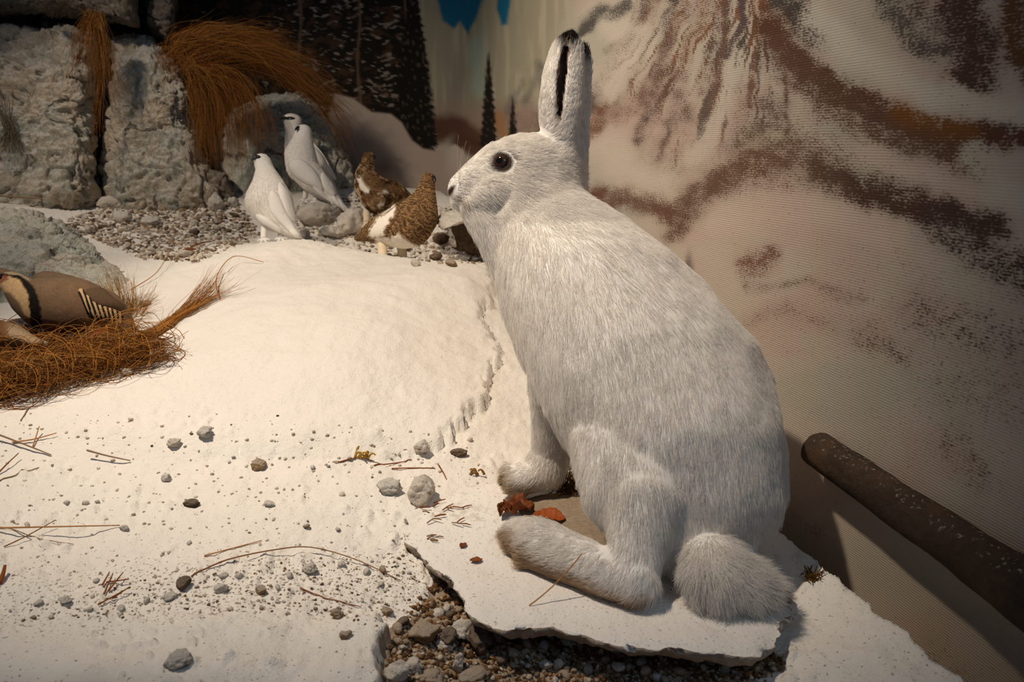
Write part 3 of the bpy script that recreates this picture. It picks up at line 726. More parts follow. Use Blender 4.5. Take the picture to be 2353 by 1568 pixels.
    guides = [  # px, py, d, flow(dx,dy,dz), sigma px, length m, lift
        (1060, 430, .868, (1, -.15, .1), 40, .0035, .25), (1110, 420, .872, (1, .05, .2), 50, .008, .32), (1160, 370, .87, (1, .05, .2), 40, .008, .3), (1140, 470, .86, (.75, .65, .2), 55, .015, .42), (1210, 420, .86, (1, .35, .1), 60, .015, .38),
        (1230, 330, .88, (1, -.2, .1), 45, .011, .32), (1180, 320, .88, (1, .0, .1), 40, .010, .32), (1285, 380, .87, (.4, -.6, .1), 40, .009, .3), (1290, 300, .87, (0.02, -1, 0), 40, .009, .3), (1292, 200, .87, (0.05, -1, 0), 50, .008, .28),
        (1312, 90, .88, (.1, -1, 0), 40, .010, .35), (1330, 350, .89, (.05, -1, .1), 40, .009, .3), (1340, 220, .89, (0, -1, 0), 40, .008, .28), (1335, 430, .885, (.5, .6, .1), 36, .010, .3),
        (1120, 540, .86, (.4, 1, .0), 60, .017, .45), (1170, 640, .85, (.15, 1, -.05), 80, .017, .35), (1250, 540, .85, (.55, .8, .0), 70, .016, .35), (1380, 520, .83, (.8, .6, -.3), 90, .014, .25), (1300, 700, .80, (.15, 1, -.15), 110, .014, .25), (1500, 640, .78, (.7, .8, -.4), 110, .014, .22),
        (1240, 820, .82, (.15, 1, 0), 70, .016, .35), (1420, 850, .74, (.1, 1, -.1), 120, .014, .25), (1600, 800, .74, (.35, 1, -.2), 120, .014, .22), (1720, 820, .76, (.35, 1, 0), 80, .014, .22), (1265, 960, .82, (.0, 1, 0), 50, .013, .34), (1260, 1050, .84, (-.3, 1, 0), 40, .012, .36), (1195, 1105, .85, (-1, .3, 0), 40, .011, .36),
        (1360, 1060, .70, (-.08, 1, -.1), 90, .016, .3), (1360, 1150, .69, (-.1, 1, 0), 70, .018, .45), (1500, 1050, .67, (.05, 1, -.1), 100, .013, .22), (1650, 1000, .68, (.1, 1, -.15), 100, .013, .22), (1790, 1050, .74, (.05, 1, 0), 80, .014, .22), (1600, 1180, .67, (.05, 1, 0), 90, .015, .25), (1750, 1200, .70, (-.1, 1, 0), 80, .015, .25), (1560, 1270, .67, (.1, 1, 0), 60, .017, .3),
        (1430, 1230, .66, (0, 1, 0), 50, .010, .28), (1450, 1340, .65, (-.6, .6, 0), 50, .010, .3), (1340, 1290, .69, (-1, -.2, .3), 60, .010, .28), (1240, 1250, .71, (-1, .1, .3), 50, .013, .34), (1185, 1230, .74, (-1, .2, .2), 40, .013, .3),
        (1620, 1300, .66, (-.25, 1, -.1), 50, .020, .5), (1600, 1370, .65, (-.35, 1, -.15), 50, .024, .6), (1660, 1400, .645, (.05, 1, -.2), 50, .026, .6), (1730, 1400, .65, (.35, 1, -.1), 45, .026, .6), (1790, 1340, .655, (1, .15, 0), 45, .026, .6), (1700, 1290, .655, (.5, -.25, -.2), 55, .018, .5), (1770, 1300, .66, (1, -.35, 0), 45, .022, .55), (1770, 1385, .665, (.3, 1, 0), 24, .008, .3)]
    GP = np.array([P(g[0], g[1], g[2]) for g in guides]); GD = np.array([vdir(*g[3]) for g in guides])
    GS = np.array([g[4] * g[2] / F for g in guides]); GL = np.array([g[5] for g in guides]); GLi = np.array([g[6] for g in guides])
    n = 210000
    def wf(c):
        px, py, d = pix(c); return 1.0 + 1.6 * (py < 500) + 0.8 * ((px < 1330) & (py > 850)) + 1.0 * (((py > 1250) & (px > 1540)))
    p, nn = sample_surface(me, n, rng, wf)
    px, py, d = pix(p)
    w = np.zeros((n, len(guides)))
    for k in range(len(guides)):
        w[:, k] = np.exp(-0.5 * ((p - GP[k]) ** 2).sum(1) / GS[k] ** 2) + 1e-9 / (((p - GP[k]) ** 2).sum(1) + 1e-6)
    w /= w.sum(1)[:, None]
    fl = w @ GD; L = w @ GL; li = w @ GLi
    cl = np.stack([perlin(p * 95), perlin(p * 95 + 40), perlin(p * 95 + 80)], 1)          # locks of hair share a turn
    fl = fl + 0.30 * cl + 0.14 * rng.normal(size=(n, 3))
    fl -= nn * (fl * nn).sum(1)[:, None]; fl /= np.linalg.norm(fl, axis=1)[:, None] + 1e-9
    L = L * rng.uniform(0.6, 1.15, n) * (1 + 0.3 * perlin(p * 60))
    eye = np.hypot(px - 1152, py - 373) < 26; nose = poly_sd(px, py, [(1026, 438), (1036, 426), (1048, 424), (1046, 434), (1040, 448), (1030, 456)]) < 2
    keep = ~(eye & (d < .9)) & ~nose
    p, nn, fl, L, li = p[keep], nn[keep], fl[keep], L[keep], li[keep]; n = len(p)
    K = 5; S = np.linspace(0, 1, K)
    up = nn * li[:, None]
    d0 = fl + up * 1.3; d0 /= np.linalg.norm(d0, axis=1)[:, None]
    d1 = fl + up * 0.25; d1 /= np.linalg.norm(d1, axis=1)[:, None]
    pts = p[:, None] - nn[:, None] * 0.0008 + L[:, None, None] * (d0[:, None] * (S - 0.5 * S ** 2)[None, :, None] + d1[:, None] * (0.5 * S ** 2)[None, :, None])
    pts[..., 2] = np.maximum(pts[..., 2], 0.0012)
    c = color(p, nn) * rng.uniform(0.94, 1.04, (n, 1)) * (1 + 0.04 * perlin(p * 30))[:, None]
    t = NT('hare fur'); fc = t.attr('col')['Color']; M_fur = t.done(fc, 0.65, None, 0.12)
    tr = t.n('ShaderNodeBsdfTranslucent'); t.put(tr.inputs[0], fc); ms = t.n('ShaderNodeMixShader'); ms.inputs[0].default_value = 0.36
    t.l(t.b.outputs[0], ms.inputs[1]); t.l(tr.outputs[0], ms.inputs[2]); t.l(ms.outputs[0], t.out.inputs[0])
    fur('fur', root, pts, rng.uniform(0.00016, 0.00026, n), np.clip(c, 0, 1), M_fur)
    # eyes -----------------------------------------------------------
    bv = bvh_of(me)
    te = NT('hare eye'); oc = te.objc(); sx = te.n('ShaderNodeVectorMath', operation='LENGTH'); te.l(te.scale(oc, (1, 1, 0)), sx.inputs[0])
    r = sx.outputs['Value']
    cc = te.mix(te.step(r, .0038, .0044), (.004, .004, .004), (.045, .020, .010)); cc = te.mix(te.step(r, .0075, .0092), cc, (.008, .006, .005))
    M_eye = te.done(cc, .06, None, .6)
    h, nrm = ray_px(bv, 1152, 372)
    if h is None: h, nrm = P(1152, 372, .86), -CF
    vv = _ub * 0.0108; em = mesh_from('eye', vv * np.array([1.0, 1.0, .72]), _uf, M_eye)
    e = obj('eye', em, root, label='dark brown glossy eye with black pupil')
    look = vdir(-.35, -.10, -1); c3 = h + CF * 0.0035
    e.matrix_world = Matrix.Translation(Vector(c3)) @ Vector(look).to_track_quat('Z', 'Y').to_matrix().to_4x4()
    e.location = Vector(c3) - root.location; 
    h2 = P(1162, 368, .955)
    e2 = obj('eye', em, root); e2.rotation_euler = Vector(vdir(-.3, 0, 1)).to_track_quat('Z', 'Y').to_euler(); e2.location = Vector(h2) - root.location
    # whiskers, claws
    M_wh = plain('whisker', (.75, .68, .58), .5); it = []
    r = random.Random(4)
    for k in range(9):
        x, y = 1052 + r.uniform(0, 26), 432 + r.uniform(-8, 26); q, nq = ray_px(bv, x, y)
        if q is None: continue
        if k < 4: dirv = vdir(-.1 + r.uniform(-.1, .15), -1, -.2)
        else: dirv = vdir(.1 + r.uniform(-.3, .4), 1, -.5)
        Lw = r.uniform(.045, .062); s = np.linspace(0, 1, 8)[:, None]
        it.append((q + dirv * Lw * s + vdir(.5, .3, -.4) * 0.012 * s ** 2, np.linspace(.00022, .00006, 8)))
    for pts_, rad_ in it: obj('whisker', tubes_mesh('whisker', [(pts_, rad_)], M_wh, 4), root)
    M_cl = plain('claw', srgb(62, 48, 40), .4)
    for x, y in ((1163, 1086), (1167, 1098), (1176, 1080), (1160, 1108)):
        q = P(x, y, .848); s = np.linspace(0, 1, 5)[:, None]
        obj('claw', tubes_mesh('claw', [(q + vdir(-.9, .35, -.1) * .007 * s + vdir(0, 1, 0) * .002 * s ** 2, np.linspace(.0016, .0003, 5))], M_cl, 6), root)
    return me
HARE = build_hare()
# ================================================================ BIRDS
def shell(bvh, outline, thick, name, mat, parent, colfun=None, rings=9, nphi=48, lift=0.0, label=None):
    """plate of feathers lying on the body: traced outline dropped on the body surface, domed, with a real edge"""
    o = np.array(outline, float); c = o.mean(0); cl = np.vstack([o, o[:1]])
    cl = catmull(np.vstack([o[-1:], cl, o[1:2]]), 8 * len(cl))[8:-8]
    L = np.concatenate([[0], np.cumsum(np.linalg.norm(np.diff(cl, axis=0), axis=1))]); s = np.linspace(0, L[-1], nphi, endpoint=False)
    ring = np.stack([np.interp(s, L, cl[:, 0]), np.interp(s, L, cl[:, 1])], 1)
    V = []; last = None
    cd = ray_px(bvh, c[0], c[1])[0]
    dc = pix(cd)[2] if cd is not None else None
    for k in range(rings + 1):
        r = min(1.0, k / (rings - 1)); pts = c + (ring - c) * max(r, 0.02)
        for q in pts:
            h, nn = ray_px(bvh, q[0], q[1])
            if h is None:
                h0 = P(q[0], q[1], dc or 1.0); f = bvh.find_nearest(Vector(h0)); h, nn = np.array(f[0]) * .35 + h0 * .65, np.array(f[1])
            t_ = (thick * (1 - 0.75 * r ** 3) + lift) if k < rings else -0.003
            V.append(h + nn * t_)
    me = mesh_from(name, np.array(V), flip(grid_faces(nphi, rings + 1, True)), mat)
    if colfun: set_col(me, 'col', colfun(verts_of(me)))
    return obj(name, me, parent, label=label)
def ball(name, px, py, d, r, mat, parent, sq=(1, 1, 1)):
    me = mesh_from(name, _ub * r * np.array(sq), _uf, mat); o = obj(name, me, parent)
    o.location = Vector(P(px, py, d)) - (parent.location if parent else Vector((0, 0, 0))); return o
M_BEAK = plain('beak horn', (.02, .017, .015), .35, .4)
M_EYEB = plain('bird eye', (.008, .006, .005), .08, .6)
t = NT('white feathers'); n = t.noise(t.objc(), 120, 3); M_WHITE = t.done(t.mix(n, (.80, .77, .73), (.88, .86, .83)), .8, t.bump(t.noise(t.scale(t.objc(), (1, 1, .35)), 260, 3), .45, .0016), .08)
t = NT('barred feathers'); oc = t.objc()
wv = t.n('ShaderNodeTexWave', wave_type='BANDS', bands_direction='Z'); t.put(wv.inputs['Vector'], oc); wv.inputs['Scale'].default_value = 78; wv.inputs['Distortion'].default_value = 7; wv.inputs['Detail'].default_value = 2; wv.inputs['Detail Scale'].default_value = 1.6
cA = t.attr('col')['Color']; bar = t.attr('bar')['Fac']
dk = t.mix(1.0, cA, (.22, .19, .17), 'MULTIPLY')
f = t.math('MULTIPLY', t.step(wv.outputs['Fac'], .35, .6), bar); c = t.mix(f, cA, dk)
bl = t.math('MULTIPLY', t.step(t.noise(oc, 75, 3), .52, .62), t.math('MULTIPLY', bar, .55)); c = t.mix(bl, c, (.085, .05, .028))
M_BAR = t.done(c, .85, t.bump(wv.outputs['Fac'], .35, .0012), .06)
t = NT('partridge feathers'); n = t.noise(t.objc(), 300, 3)
M_PART = t.done(t.mix(t.step(n, .3, .7, 0, .3), t.attr('col')['Color'], (.05, .035, .025)), .8, t.bump(t.noise(t.scale(t.objc(), (1, 1, .5)), 240, 3), .4, .0014), .08)

def bird_leg(root, pts, rad, mat, toes=True, tlen=12, side=1):
    """feathered shank and toes; pts (px,py,d)"""
    P3 = np.array([P(*q) for q in pts]); me = tubes_mesh('leg', [(catmull(P3, 9), np.interp(np.linspace(0, 1, 9), np.linspace(0, 1, len(rad)), rad))], mat, 8)
    lg = obj('leg', me, root)
    if toes:
        x, y, d = pts[-1]
        for a, b in ((-1.0, .35), (-.35, .55), (.45, .5), (.9, .15)):
            q = P(x, y, d); s = np.linspace(0, 1, 5)[:, None]
            tv = vdir(a, b, -.5 * b) * tlen * d / F
            o = obj('toe', tubes_mesh('toe', [(q + tv * s, np.array([.9, .85, .75, .6, .2]) * rad[-1] * .62)], mat, 6)); o.parent = lg
    return lg

def plumage(root, me, nodes, n, colfun, length=.010, seed=1, lift=.22, rad=.00032):
    """fine feather tips over the body, laid from head to tail"""
    rng = np.random.default_rng(seed); p, nn = sample_surface(me, n, rng)
    C = np.array([P(q[0], q[1], q[2]) for q in nodes]); C = catmull(C, 60); T = np.gradient(C, axis=0); T /= np.linalg.norm(T, axis=1)[:, None]
    S = np.concatenate([[0], np.cumsum(np.linalg.norm(np.diff(C, axis=0), axis=1))])
    k = np.argmin(((p[:, None] - C[None]) ** 2).sum(2), axis=1)
    fl = T[k] + np.array([0, 0, -.25]) + .22 * rng.normal(size=(n, 3)); fl -= nn * (fl * nn).sum(1)[:, None]; fl /= np.linalg.norm(fl, axis=1)[:, None] + 1e-9
    L = length * rng.uniform(.6, 1.2, n) * np.clip(.45 + S[k] / S[-1] * 1.4, .4, 1.2)
    along = ((p - C[k]) * T[k]).sum(1) + S[k]
    s = np.linspace(0, 1, 4)[None, :, None]; d0 = fl + nn * lift
    pts = p[:, None] + L[:, None, None] * (d0[:, None] * s - nn[:, None] * lift * .8 * s ** 2)
    c = colfun(p, along); t = NT('plumage ' + root.name); M = t.done(t.attr('col')['Color'], .75, None, .08)
    o = fur('plumage', root, pts, rng.uniform(.7, 1.3, n) * rad, np.clip(c, 0, 1), M)
    return o
def white_ptarmigan(label, d0, nodes, eye, beak, wing, stripe=None, legs=(), tailf=(), extra=()):
    base = P(nodes[2][0], nodes[2][1], d0); base[2] = float(ground_z(base[0], base[1])[0])
    root = thing('white_ptarmigan', label, 'ptarmigan', base, 'ptarmigans on the mound')
    parts = chain(nodes, 0.2)
    for e in extra: parts += chain(e, 0.25)
    me = fuse('body', parts, 0.0030, 7); me.materials.append(M_WHITE); obj('body', me, root); bv = bvh_of(me)
    plumage(root, me, nodes, 7000, lambda p, a: np.tile(srgb(232, 226, 216), (len(p), 1)) * (1 + .06 * perlin(p * 70))[:, None], .009, len(nodes))
    for w in wing: shell(bv, w, 0.0085, 'wing', M_WHITE, root)
    for f in tailf: shell(bv, f, 0.005, 'tail_feather', M_WHITE, root, rings=6, nphi=24, lift=.001)
    if stripe:
        shell(bv, stripe, 0.0016, 'eye_stripe', M_BEAK, root, rings=5, nphi=24)
    q, nn = ray_px(bv, *eye)
    if q is not None:
        e = obj('eye', mesh_from('eye', _ub * .0052, _uf, M_EYEB), root); e.location = Vector(q) - root.location
    b0, b1 = beak; q0, q1 = P(*b0), P(*b1); s = np.linspace(0, 1, 6)[:, None]
    obj('beak', tubes_mesh('beak', [(q0 + (q1 - q0) * s - CU * .003 * s ** 2, np.array([.0058, .0055, .0046, .0036, .0022, .0006]))], M_BEAK, 8), root)
    for lg in legs: bird_leg(root, lg, [.009, .0085, .0075], M_WHITE, True, 16)
    return root, bv
white_ptarmigan('white ptarmigan nearest the front, standing on the crest of the mound', 2.06,
    [(603, 370, 2.08, 20, 17, 16, 20), (609, 392, 2.07, 21, 22, 18, 0), (616, 425, 2.06, 36, 30, 30, 0), (618, 462, 2.05, 54, 46, 44, 0), (632, 496, 2.05, 50, 36, 38, 25), (662, 524, 2.04, 25, 18, 20, 40), (684, 542, 2.03, 11, 6, 12, 40)],
    (594, 361), ((590, 361, 2.065), (579, 366, 2.06)),
    [[(640, 420), (662, 440), (674, 480), (680, 512), (660, 500), (646, 470)], [(622, 440), (640, 450), (660, 490), (684, 538), (672, 538), (640, 508), (620, 480)], [(588, 492), (612, 500), (640, 522), (646, 534), (618, 520), (596, 508)]],
    [(584, 357), (592, 356), (600, 361), (592, 365), (585, 362)],
    [((608, 520, 2.04), (606, 538, 2.03), (606, 549, 2.02)), ((640, 522, 2.06), (644, 536, 2.05), (646, 546, 2.04))],
    [[(664, 516), (676, 524), (690, 544), (680, 545), (666, 534)]])
white_ptarmigan('white ptarmigan with thick black eye stripe, half hidden behind its twin by the rock', 2.56,
    [(672, 276, 2.58, 22, 15, 15, 10), (674, 300, 2.57, 18, 22, 16, 0), (684, 340, 2.56, 30, 30, 28, 20), (708, 380, 2.56, 40, 36, 34, 40), (742, 414, 2.56, 26, 20, 24, 45), (772, 446, 2.56, 12, 6, 12, 50)],
    (662, 272), ((656, 271, 2.56), (643, 272, 2.56)), [[(716, 326), (732, 340), (752, 372), (776, 410), (760, 402), (738, 376), (722, 352)]],
    [(652, 271), (664, 268), (672, 269), (679, 273), (666, 276), (656, 274)])
white_ptarmigan('white ptarmigan with long frayed tail slanting to the right, in front of the rock', 2.40,
    [(698, 302, 2.42, 18, 16, 15, 10), (695, 326, 2.41, 24, 22, 20, 0), (690, 356, 2.40, 36, 30, 32, 0), (696, 388, 2.39, 40, 34, 36, 30), (722, 416, 2.39, 42, 30, 34, 40), (756, 446, 2.39, 28, 18, 22, 45), (780, 470, 2.38, 14, 9, 14, 50), (794, 482, 2.38, 9, 5, 10, 50)],
    (686, 293), ((684, 294, 2.395), (677, 298, 2.385)),
    [[(664, 372), (690, 366), (720, 388), (738, 418), (742, 440), (716, 428), (684, 410), (668, 392)], [(740, 396), (756, 412), (772, 440), (766, 452), (746, 436), (738, 414)], [(716, 424), (738, 436), (760, 462), (752, 460), (732, 446)]],
    None, [((726, 438, 2.40), (726, 452, 2.40), (724, 463, 2.39)), ((704, 428, 2.42), (702, 446, 2.42), (700, 458, 2.42))],
    [[(764, 448), (776, 460), (786, 478), (776, 474), (764, 460)], [(776, 456), (790, 470), (802, 486), (792, 486), (780, 472)], [(758, 450), (768, 466), (772, 478), (762, 468)]])

def brown_ptarmigan(label, d0, nodes, white, eyes, beak, wing, legs=(), tail=(), extra=(), mottle=False):
    base = P(nodes[2][0], nodes[2][1], d0); base[2] = float(ground_z(base[0], base[1])[0])
    root = thing('brown_ptarmigan', label, 'ptarmigan', base, 'ptarmigans on the mound')
    parts = chain(nodes, 0.2)
    for e in extra: parts += chain(e, 0.25)
    me = fuse('body', parts, 0.0026, 6); me.materials.append(M_BAR)
    def paint(p):
        px, py, d = pix(p); j = 5 * fbm(p * 120, 2); n = len(px)
        c = np.tile(srgb(146, 112, 78), (n, 1)); b = np.ones(n)
        v = fbm(p * 60, 3)[:, None]; c = c * (1 + .35 * v)
        for poly in white:
            m = smooth(3, -3, poly_sd(px + j, py + j, poly)); c = c * (1 - m[:, None]) + srgb(238, 230, 218) * m[:, None]; b = b * (1 - m)
        return np.clip(c, 0, 1), b
    def apply(m_):
        c, b = paint(verts_of(m_)); set_col(m_, 'col', c); set_val(m_, 'bar', b)
    apply(me); obj('body', me, root); bv = bvh_of(me)
    def pc(p, a):
        c, b = paint(p); ph = a / .0082 + .9 * fbm(p * 40, 2); w = np.abs(ph % 1 - .5) * 2
        dark = smooth(.38, .58, w)[:, None]; lt = srgb(182, 148, 104) * (1 + .25 * fbm(p * 30 + 4, 2))[:, None]; dk = srgb(66, 48, 34)
        barc = lt * (1 - dark) + dk * dark
        if mottle:
            mo = fbm(p * 48 + 11, 3); barc = np.where((mo > .25)[:, None], srgb(206, 180, 144), np.where((mo < -.12)[:, None], srgb(70, 48, 34), barc))
        return c * (1 - b[:, None]) + barc * b[:, None]
    plumage(root, me, nodes, 26000, pc, .0046, 3, .22, .00036)
    for w in wing:
        o = shell(bv, w, 0.0062, 'wing', M_BAR, root); apply(o.data)
        plumage(root, o.data, nodes, 5000, pc, .005, 7, .2, .00036)
    for w in tail:
        o = shell(bv, w, 0.004, 'tail_feather', M_BAR, root, rings=6, nphi=24); apply(o.data)
    for e in eyes:
        q, nn = ray_px(bv, *e)
        if q is not None: o = obj('eye', mesh_from('eye', _ub * .0056, _uf, M_EYEB), root); o.location = Vector(q) - root.location
    if beak:
        q0, q1 = P(*beak[0]), P(*beak[1]); s = np.linspace(0, 1, 6)[:, None]
        obj('beak', tubes_mesh('beak', [(q0 + (q1 - q0) * s, np.array([.0058, .0055, .0048, .0038, .0024, .0006]))], M_BEAK, 8), root)
    for lg in legs:
        bird_leg(root, lg, [.013, .013, .011], M_CREAM, True, 18)
    return root
t = NT('cream feathers'); M_CREAM = t.done(t.mix(t.noise(t.objc(), 90, 3), (.62, .50, .33), (.80, .70, .54)), .85, None, .06)
brown_ptarmigan('mottled brown ptarmigan with white wing patch, seen from behind, at the back', 2.30,
    [(847, 362, 2.30, 15, 14, 14, 0), (843, 382, 2.30, 17, 18, 16, 0), (840, 406, 2.30, 25, 24, 24, 0), (852, 434, 2.29, 38, 34, 34, 20), (866, 458, 2.29, 40, 34, 36, 40), (900, 440, 2.33, 40, 24, 30, 20), (930, 446, 2.36, 18, 8, 14, 20)],
    [[(820, 410), (830, 406), (838, 424), (852, 436), (846, 444), (828, 436)], [(818, 450), (826, 452), (836, 480), (856, 500), (838, 498), (822, 470)], [(866, 470), (880, 462), (884, 468), (870, 480)], [(872, 440), (888, 436), (890, 444), (876, 446)]],
    [(860, 362)], None,
    [[(836, 396), (860, 394), (884, 408), (908, 424), (930, 444), (905, 448), (876, 444), (850, 436), (834, 420)], [(828, 440), (856, 446), (884, 456), (880, 474), (860, 486), (838, 470)]],
    [((842, 486, 2.29), (842, 500, 2.28), (842, 512, 2.27))], [[(900, 430), (922, 436), (940, 450), (918, 450)]], mottle=True)
brown_ptarmigan('barred brown ptarmigan with white belly facing the camera beside the hare\'s nose', 1.95,
    [(984, 411, 1.94, 16, 15, 16, 0), (980, 436, 1.94, 20, 22, 20, 0), (972, 466, 1.94, 32, 30, 30, 0), (954, 500, 1.93, 54, 42, 44, 0), (930, 528, 1.94, 62, 44, 48, 0), (884, 526, 1.97, 44, 36, 38, -20), (848, 536, 2.0, 24, 18, 22, -20), (826, 546, 2.02, 12, 8, 14, -20)],
    [[(848, 530), (868, 500), (906, 468), (910, 482), (888, 520), (884, 540), (862, 548), (845, 545)], [(884, 560), (916, 534), (930, 548), (952, 562), (968, 566), (940, 580), (905, 578)], [(866, 545), (900, 548), (884, 575), (862, 560)]],
    [(969, 405), (996, 408)], ((997, 411, 1.918), (1000, 419, 1.908)),
    [[(846, 536), (862, 506), (890, 480), (914, 462), (918, 490), (900, 520), (880, 545), (858, 550)]],
    [((878, 560, 1.945), (879, 580, 1.94), (880, 597, 1.935)), ((922, 566, 1.98), (924, 580, 1.98), (926, 596, 1.975))],
    [[(826, 540), (846, 528), (850, 545), (836, 552), (820, 552)], [(836, 532), (854, 520), (856, 540), (840, 548)]])

def partridge():
    d = 1.33
    base = P(170, 765, d); base[2] = float(ground_z(base[0], base[1])[0])
    root = thing('rock_partridge', 'grey brown partridge with black neck band crouching on the dry grass nest', 'partridge', base, 'partridges on the nest')
    parts = chain([(4, 640, 1.36, 34, 25, 24, 15), (36, 655, 1.35, 32, 28, 26, 30), (64, 685, 1.34, 38, 44, 34, 10), (106, 698, 1.33, 60, 62, 50, 0), (168, 702, 1.33, 78, 66, 60, 8), (228, 712, 1.34, 62, 50, 52, 24), (272, 732, 1.36, 34, 26, 34, 35), (296, 752, 1.37, 16, 10, 22, 35)], 0.2)
    parts += chain([(110, 648, 1.42, 36, 26, 30, 0), (150, 660, 1.41, 50, 30, 30, 10)], 0.3)
    me = fuse('body', parts, 0.0026, 8); me.materials.append(M_PART)
    def paint(p):
        px, py, dd = pix(p); n = len(px); j = 4 * fbm(p * 140, 2)
        c = np.tile(srgb(122, 98, 76), (n, 1))
        def lay(m, rgb):
            nonlocal c
            c = c * (1 - m[:, None]) + srgb(*rgb) * m[:, None]
        lay(smooth(40, 0, np.abs(px - 170)) * smooth(60, 10, np.abs(py - 690)) * .5, (136, 104, 78))
        lay(smooth(660, 630, py) * .5, (112, 98, 84))
        x, y = px + j, py + j
        lay(smooth(4, -4, poly_sd(x, y, [(-60, 640), (20, 636), (48, 640), (62, 662), (70, 696), (76, 730), (58, 728), (44, 696), (22, 672), (-60, 668)])), (206, 172, 128))
        b, _ = seg_dist(x, y, [(-8, 634), (22, 630), (48, 638), (70, 664), (80, 700), (82, 740)]); lay(smooth(1, -3, b - np.interp(y, [625, 660, 700], [3.5, 10, 14])), (20, 17, 15))
        b, _ = seg_dist(x, y, [(-60, 652), (0, 648), (14, 638)]); lay(smooth(7, 3, b) * (py < 662) * .8, (128, 56, 42))
        b, _ = seg_dist(x, y, [(10, 626), (44, 630), (66, 642)]); lay(smooth(4, 1, b) * .7, (190, 170, 140))
        lay(smooth(3, -3, poly_sd(x, y, [(196, 732), (250, 742), (282, 744), (270, 768), (200, 766)])) * .8, (156, 112, 66))
        return np.clip(c * (1 + .12 * fbm(p * 40, 2))[:, None], 0, 1)
    set_col(me, 'col', paint(verts_of(me))); obj('body', me, root); bv = bvh_of(me)
    o = shell(bv, [(196, 668), (232, 664), (262, 686), (284, 702), (286, 716), (262, 712), (224, 704), (204, 690)], 0.007, 'wing', M_PART, root); set_col(o.data, 'col', np.tile(srgb(98, 78, 60), (len(o.data.vertices), 1)))
    o = shell(bv, [(266, 738), (290, 738), (312, 760), (300, 768), (280, 760)], 0.004, 'tail', M_PART, root); set_col(o.data, 'col', np.tile(srgb(118, 96, 76), (len(o.data.vertices), 1)))
    M_BLK = plain('black feather', srgb(26, 22, 20), .7); M_BUF = plain('buff feather', srgb(196, 164, 122), .8)
    for k, (x, y, L, a) in enumerate(((184, 666, 62, 24), (199, 680, 54, 22), (214, 690, 46, 22), (227, 697, 40, 20), (239, 703, 34, 18), (250, 708, 32, 14), (261, 712, 30, 10), (271, 717, 26, 6))):
        r = math.radians(a); dx, dy = math.sin(r), math.cos(r); nx, ny = dy, -dx
        def strip(off, w, t0=0.0, t1=1.0):
            q = [(x + dx * L * s + nx * (off + w), y + dy * L * s + ny * (off + w)) for s in np.linspace(t0, t1, 6)]
            q2 = [(x + dx * L * s + nx * (off - w), y + dy * L * s + ny * (off - w)) for s in np.linspace(t1, t0, 6)]
            return q + q2
        f = shell(bv, strip(0, 4.3), 0.0036, 'flank_feather', M_BUF, root, rings=5, nphi=26, lift=.0015)
        for off in (-4.6, 4.4):
            bf = shell(bv, strip(off, 2.3, .06, .97), 0.004, 'black_edge', M_BLK, None, rings=4, nphi=22, lift=.002); bf.parent = f; bf.location = (0, 0, 0)
    q, nn = ray_px(bv, 1, 637)
    e = obj('eye', mesh_from('eye', _ub * .0040, _uf, M_EYEB), root); e.location = Vector(q) - root.location
    M_RED = plain('red horn', srgb(150, 60, 48), .5, .3)
    s = np.linspace(0, 1, 6)[:, None]; q0, q1 = P(-24, 648, 1.35), P(-48, 662, 1.345)
    obj('beak', tubes_mesh('beak', [(q0 + (q1 - q0) * s, np.array([.009, .0085, .0075, .006, .004, .001]))], M_RED, 8), root)
    bird_leg(root, [(236, 758, 1.30), (216, 772, 1.285), (200, 786, 1.275)], [.0042, .004, .0038], M_RED, True, 26)
    # the second bird, mostly outside the frame: grey tail pointing right
    base = P(10, 790, 1.22); base[2] = float(ground_z(base[0], base[1])[0])
    r2 = thing('rock_partridge', 'partridge cut off by the left edge, only its beige tail showing on the nest', 'partridge', base, 'partridges on the nest')
    p2 = chain([(-220, 720, 1.22, 36, 34, 30, 0), (-190, 750, 1.22, 40, 44, 40, 0), (-120, 775, 1.22, 90, 66, 64, 0), (-40, 772, 1.22, 66, 46, 54, 10), (20, 768, 1.22, 44, 26, 40, 20), (64, 782, 1.215, 26, 12, 32, 20), (96, 790, 1.21, 16, 7, 28, 15)], 0.2)
    m2 = fuse('body', p2, 0.003, 7); m2.materials.append(M_PART)
    V = verts_of(m2); px, py, dd = pix(V); m = smooth(40, 0, px)[:, None]
    set_col(m2, 'col', srgb(156, 132, 104) * (1 - m) + srgb(112, 76, 46) * m); obj('body', m2, r2); bv = bvh_of(m2)
    o = shell(bv, [(20, 752), (50, 760), (84, 776), (100, 788), (84, 794), (50, 786), (22, 776)], .004, 'tail', M_PART, r2); set_col(o.data, 'col', np.tile(srgb(164, 140, 112), (len(o.data.vertices), 1)))
partridge()
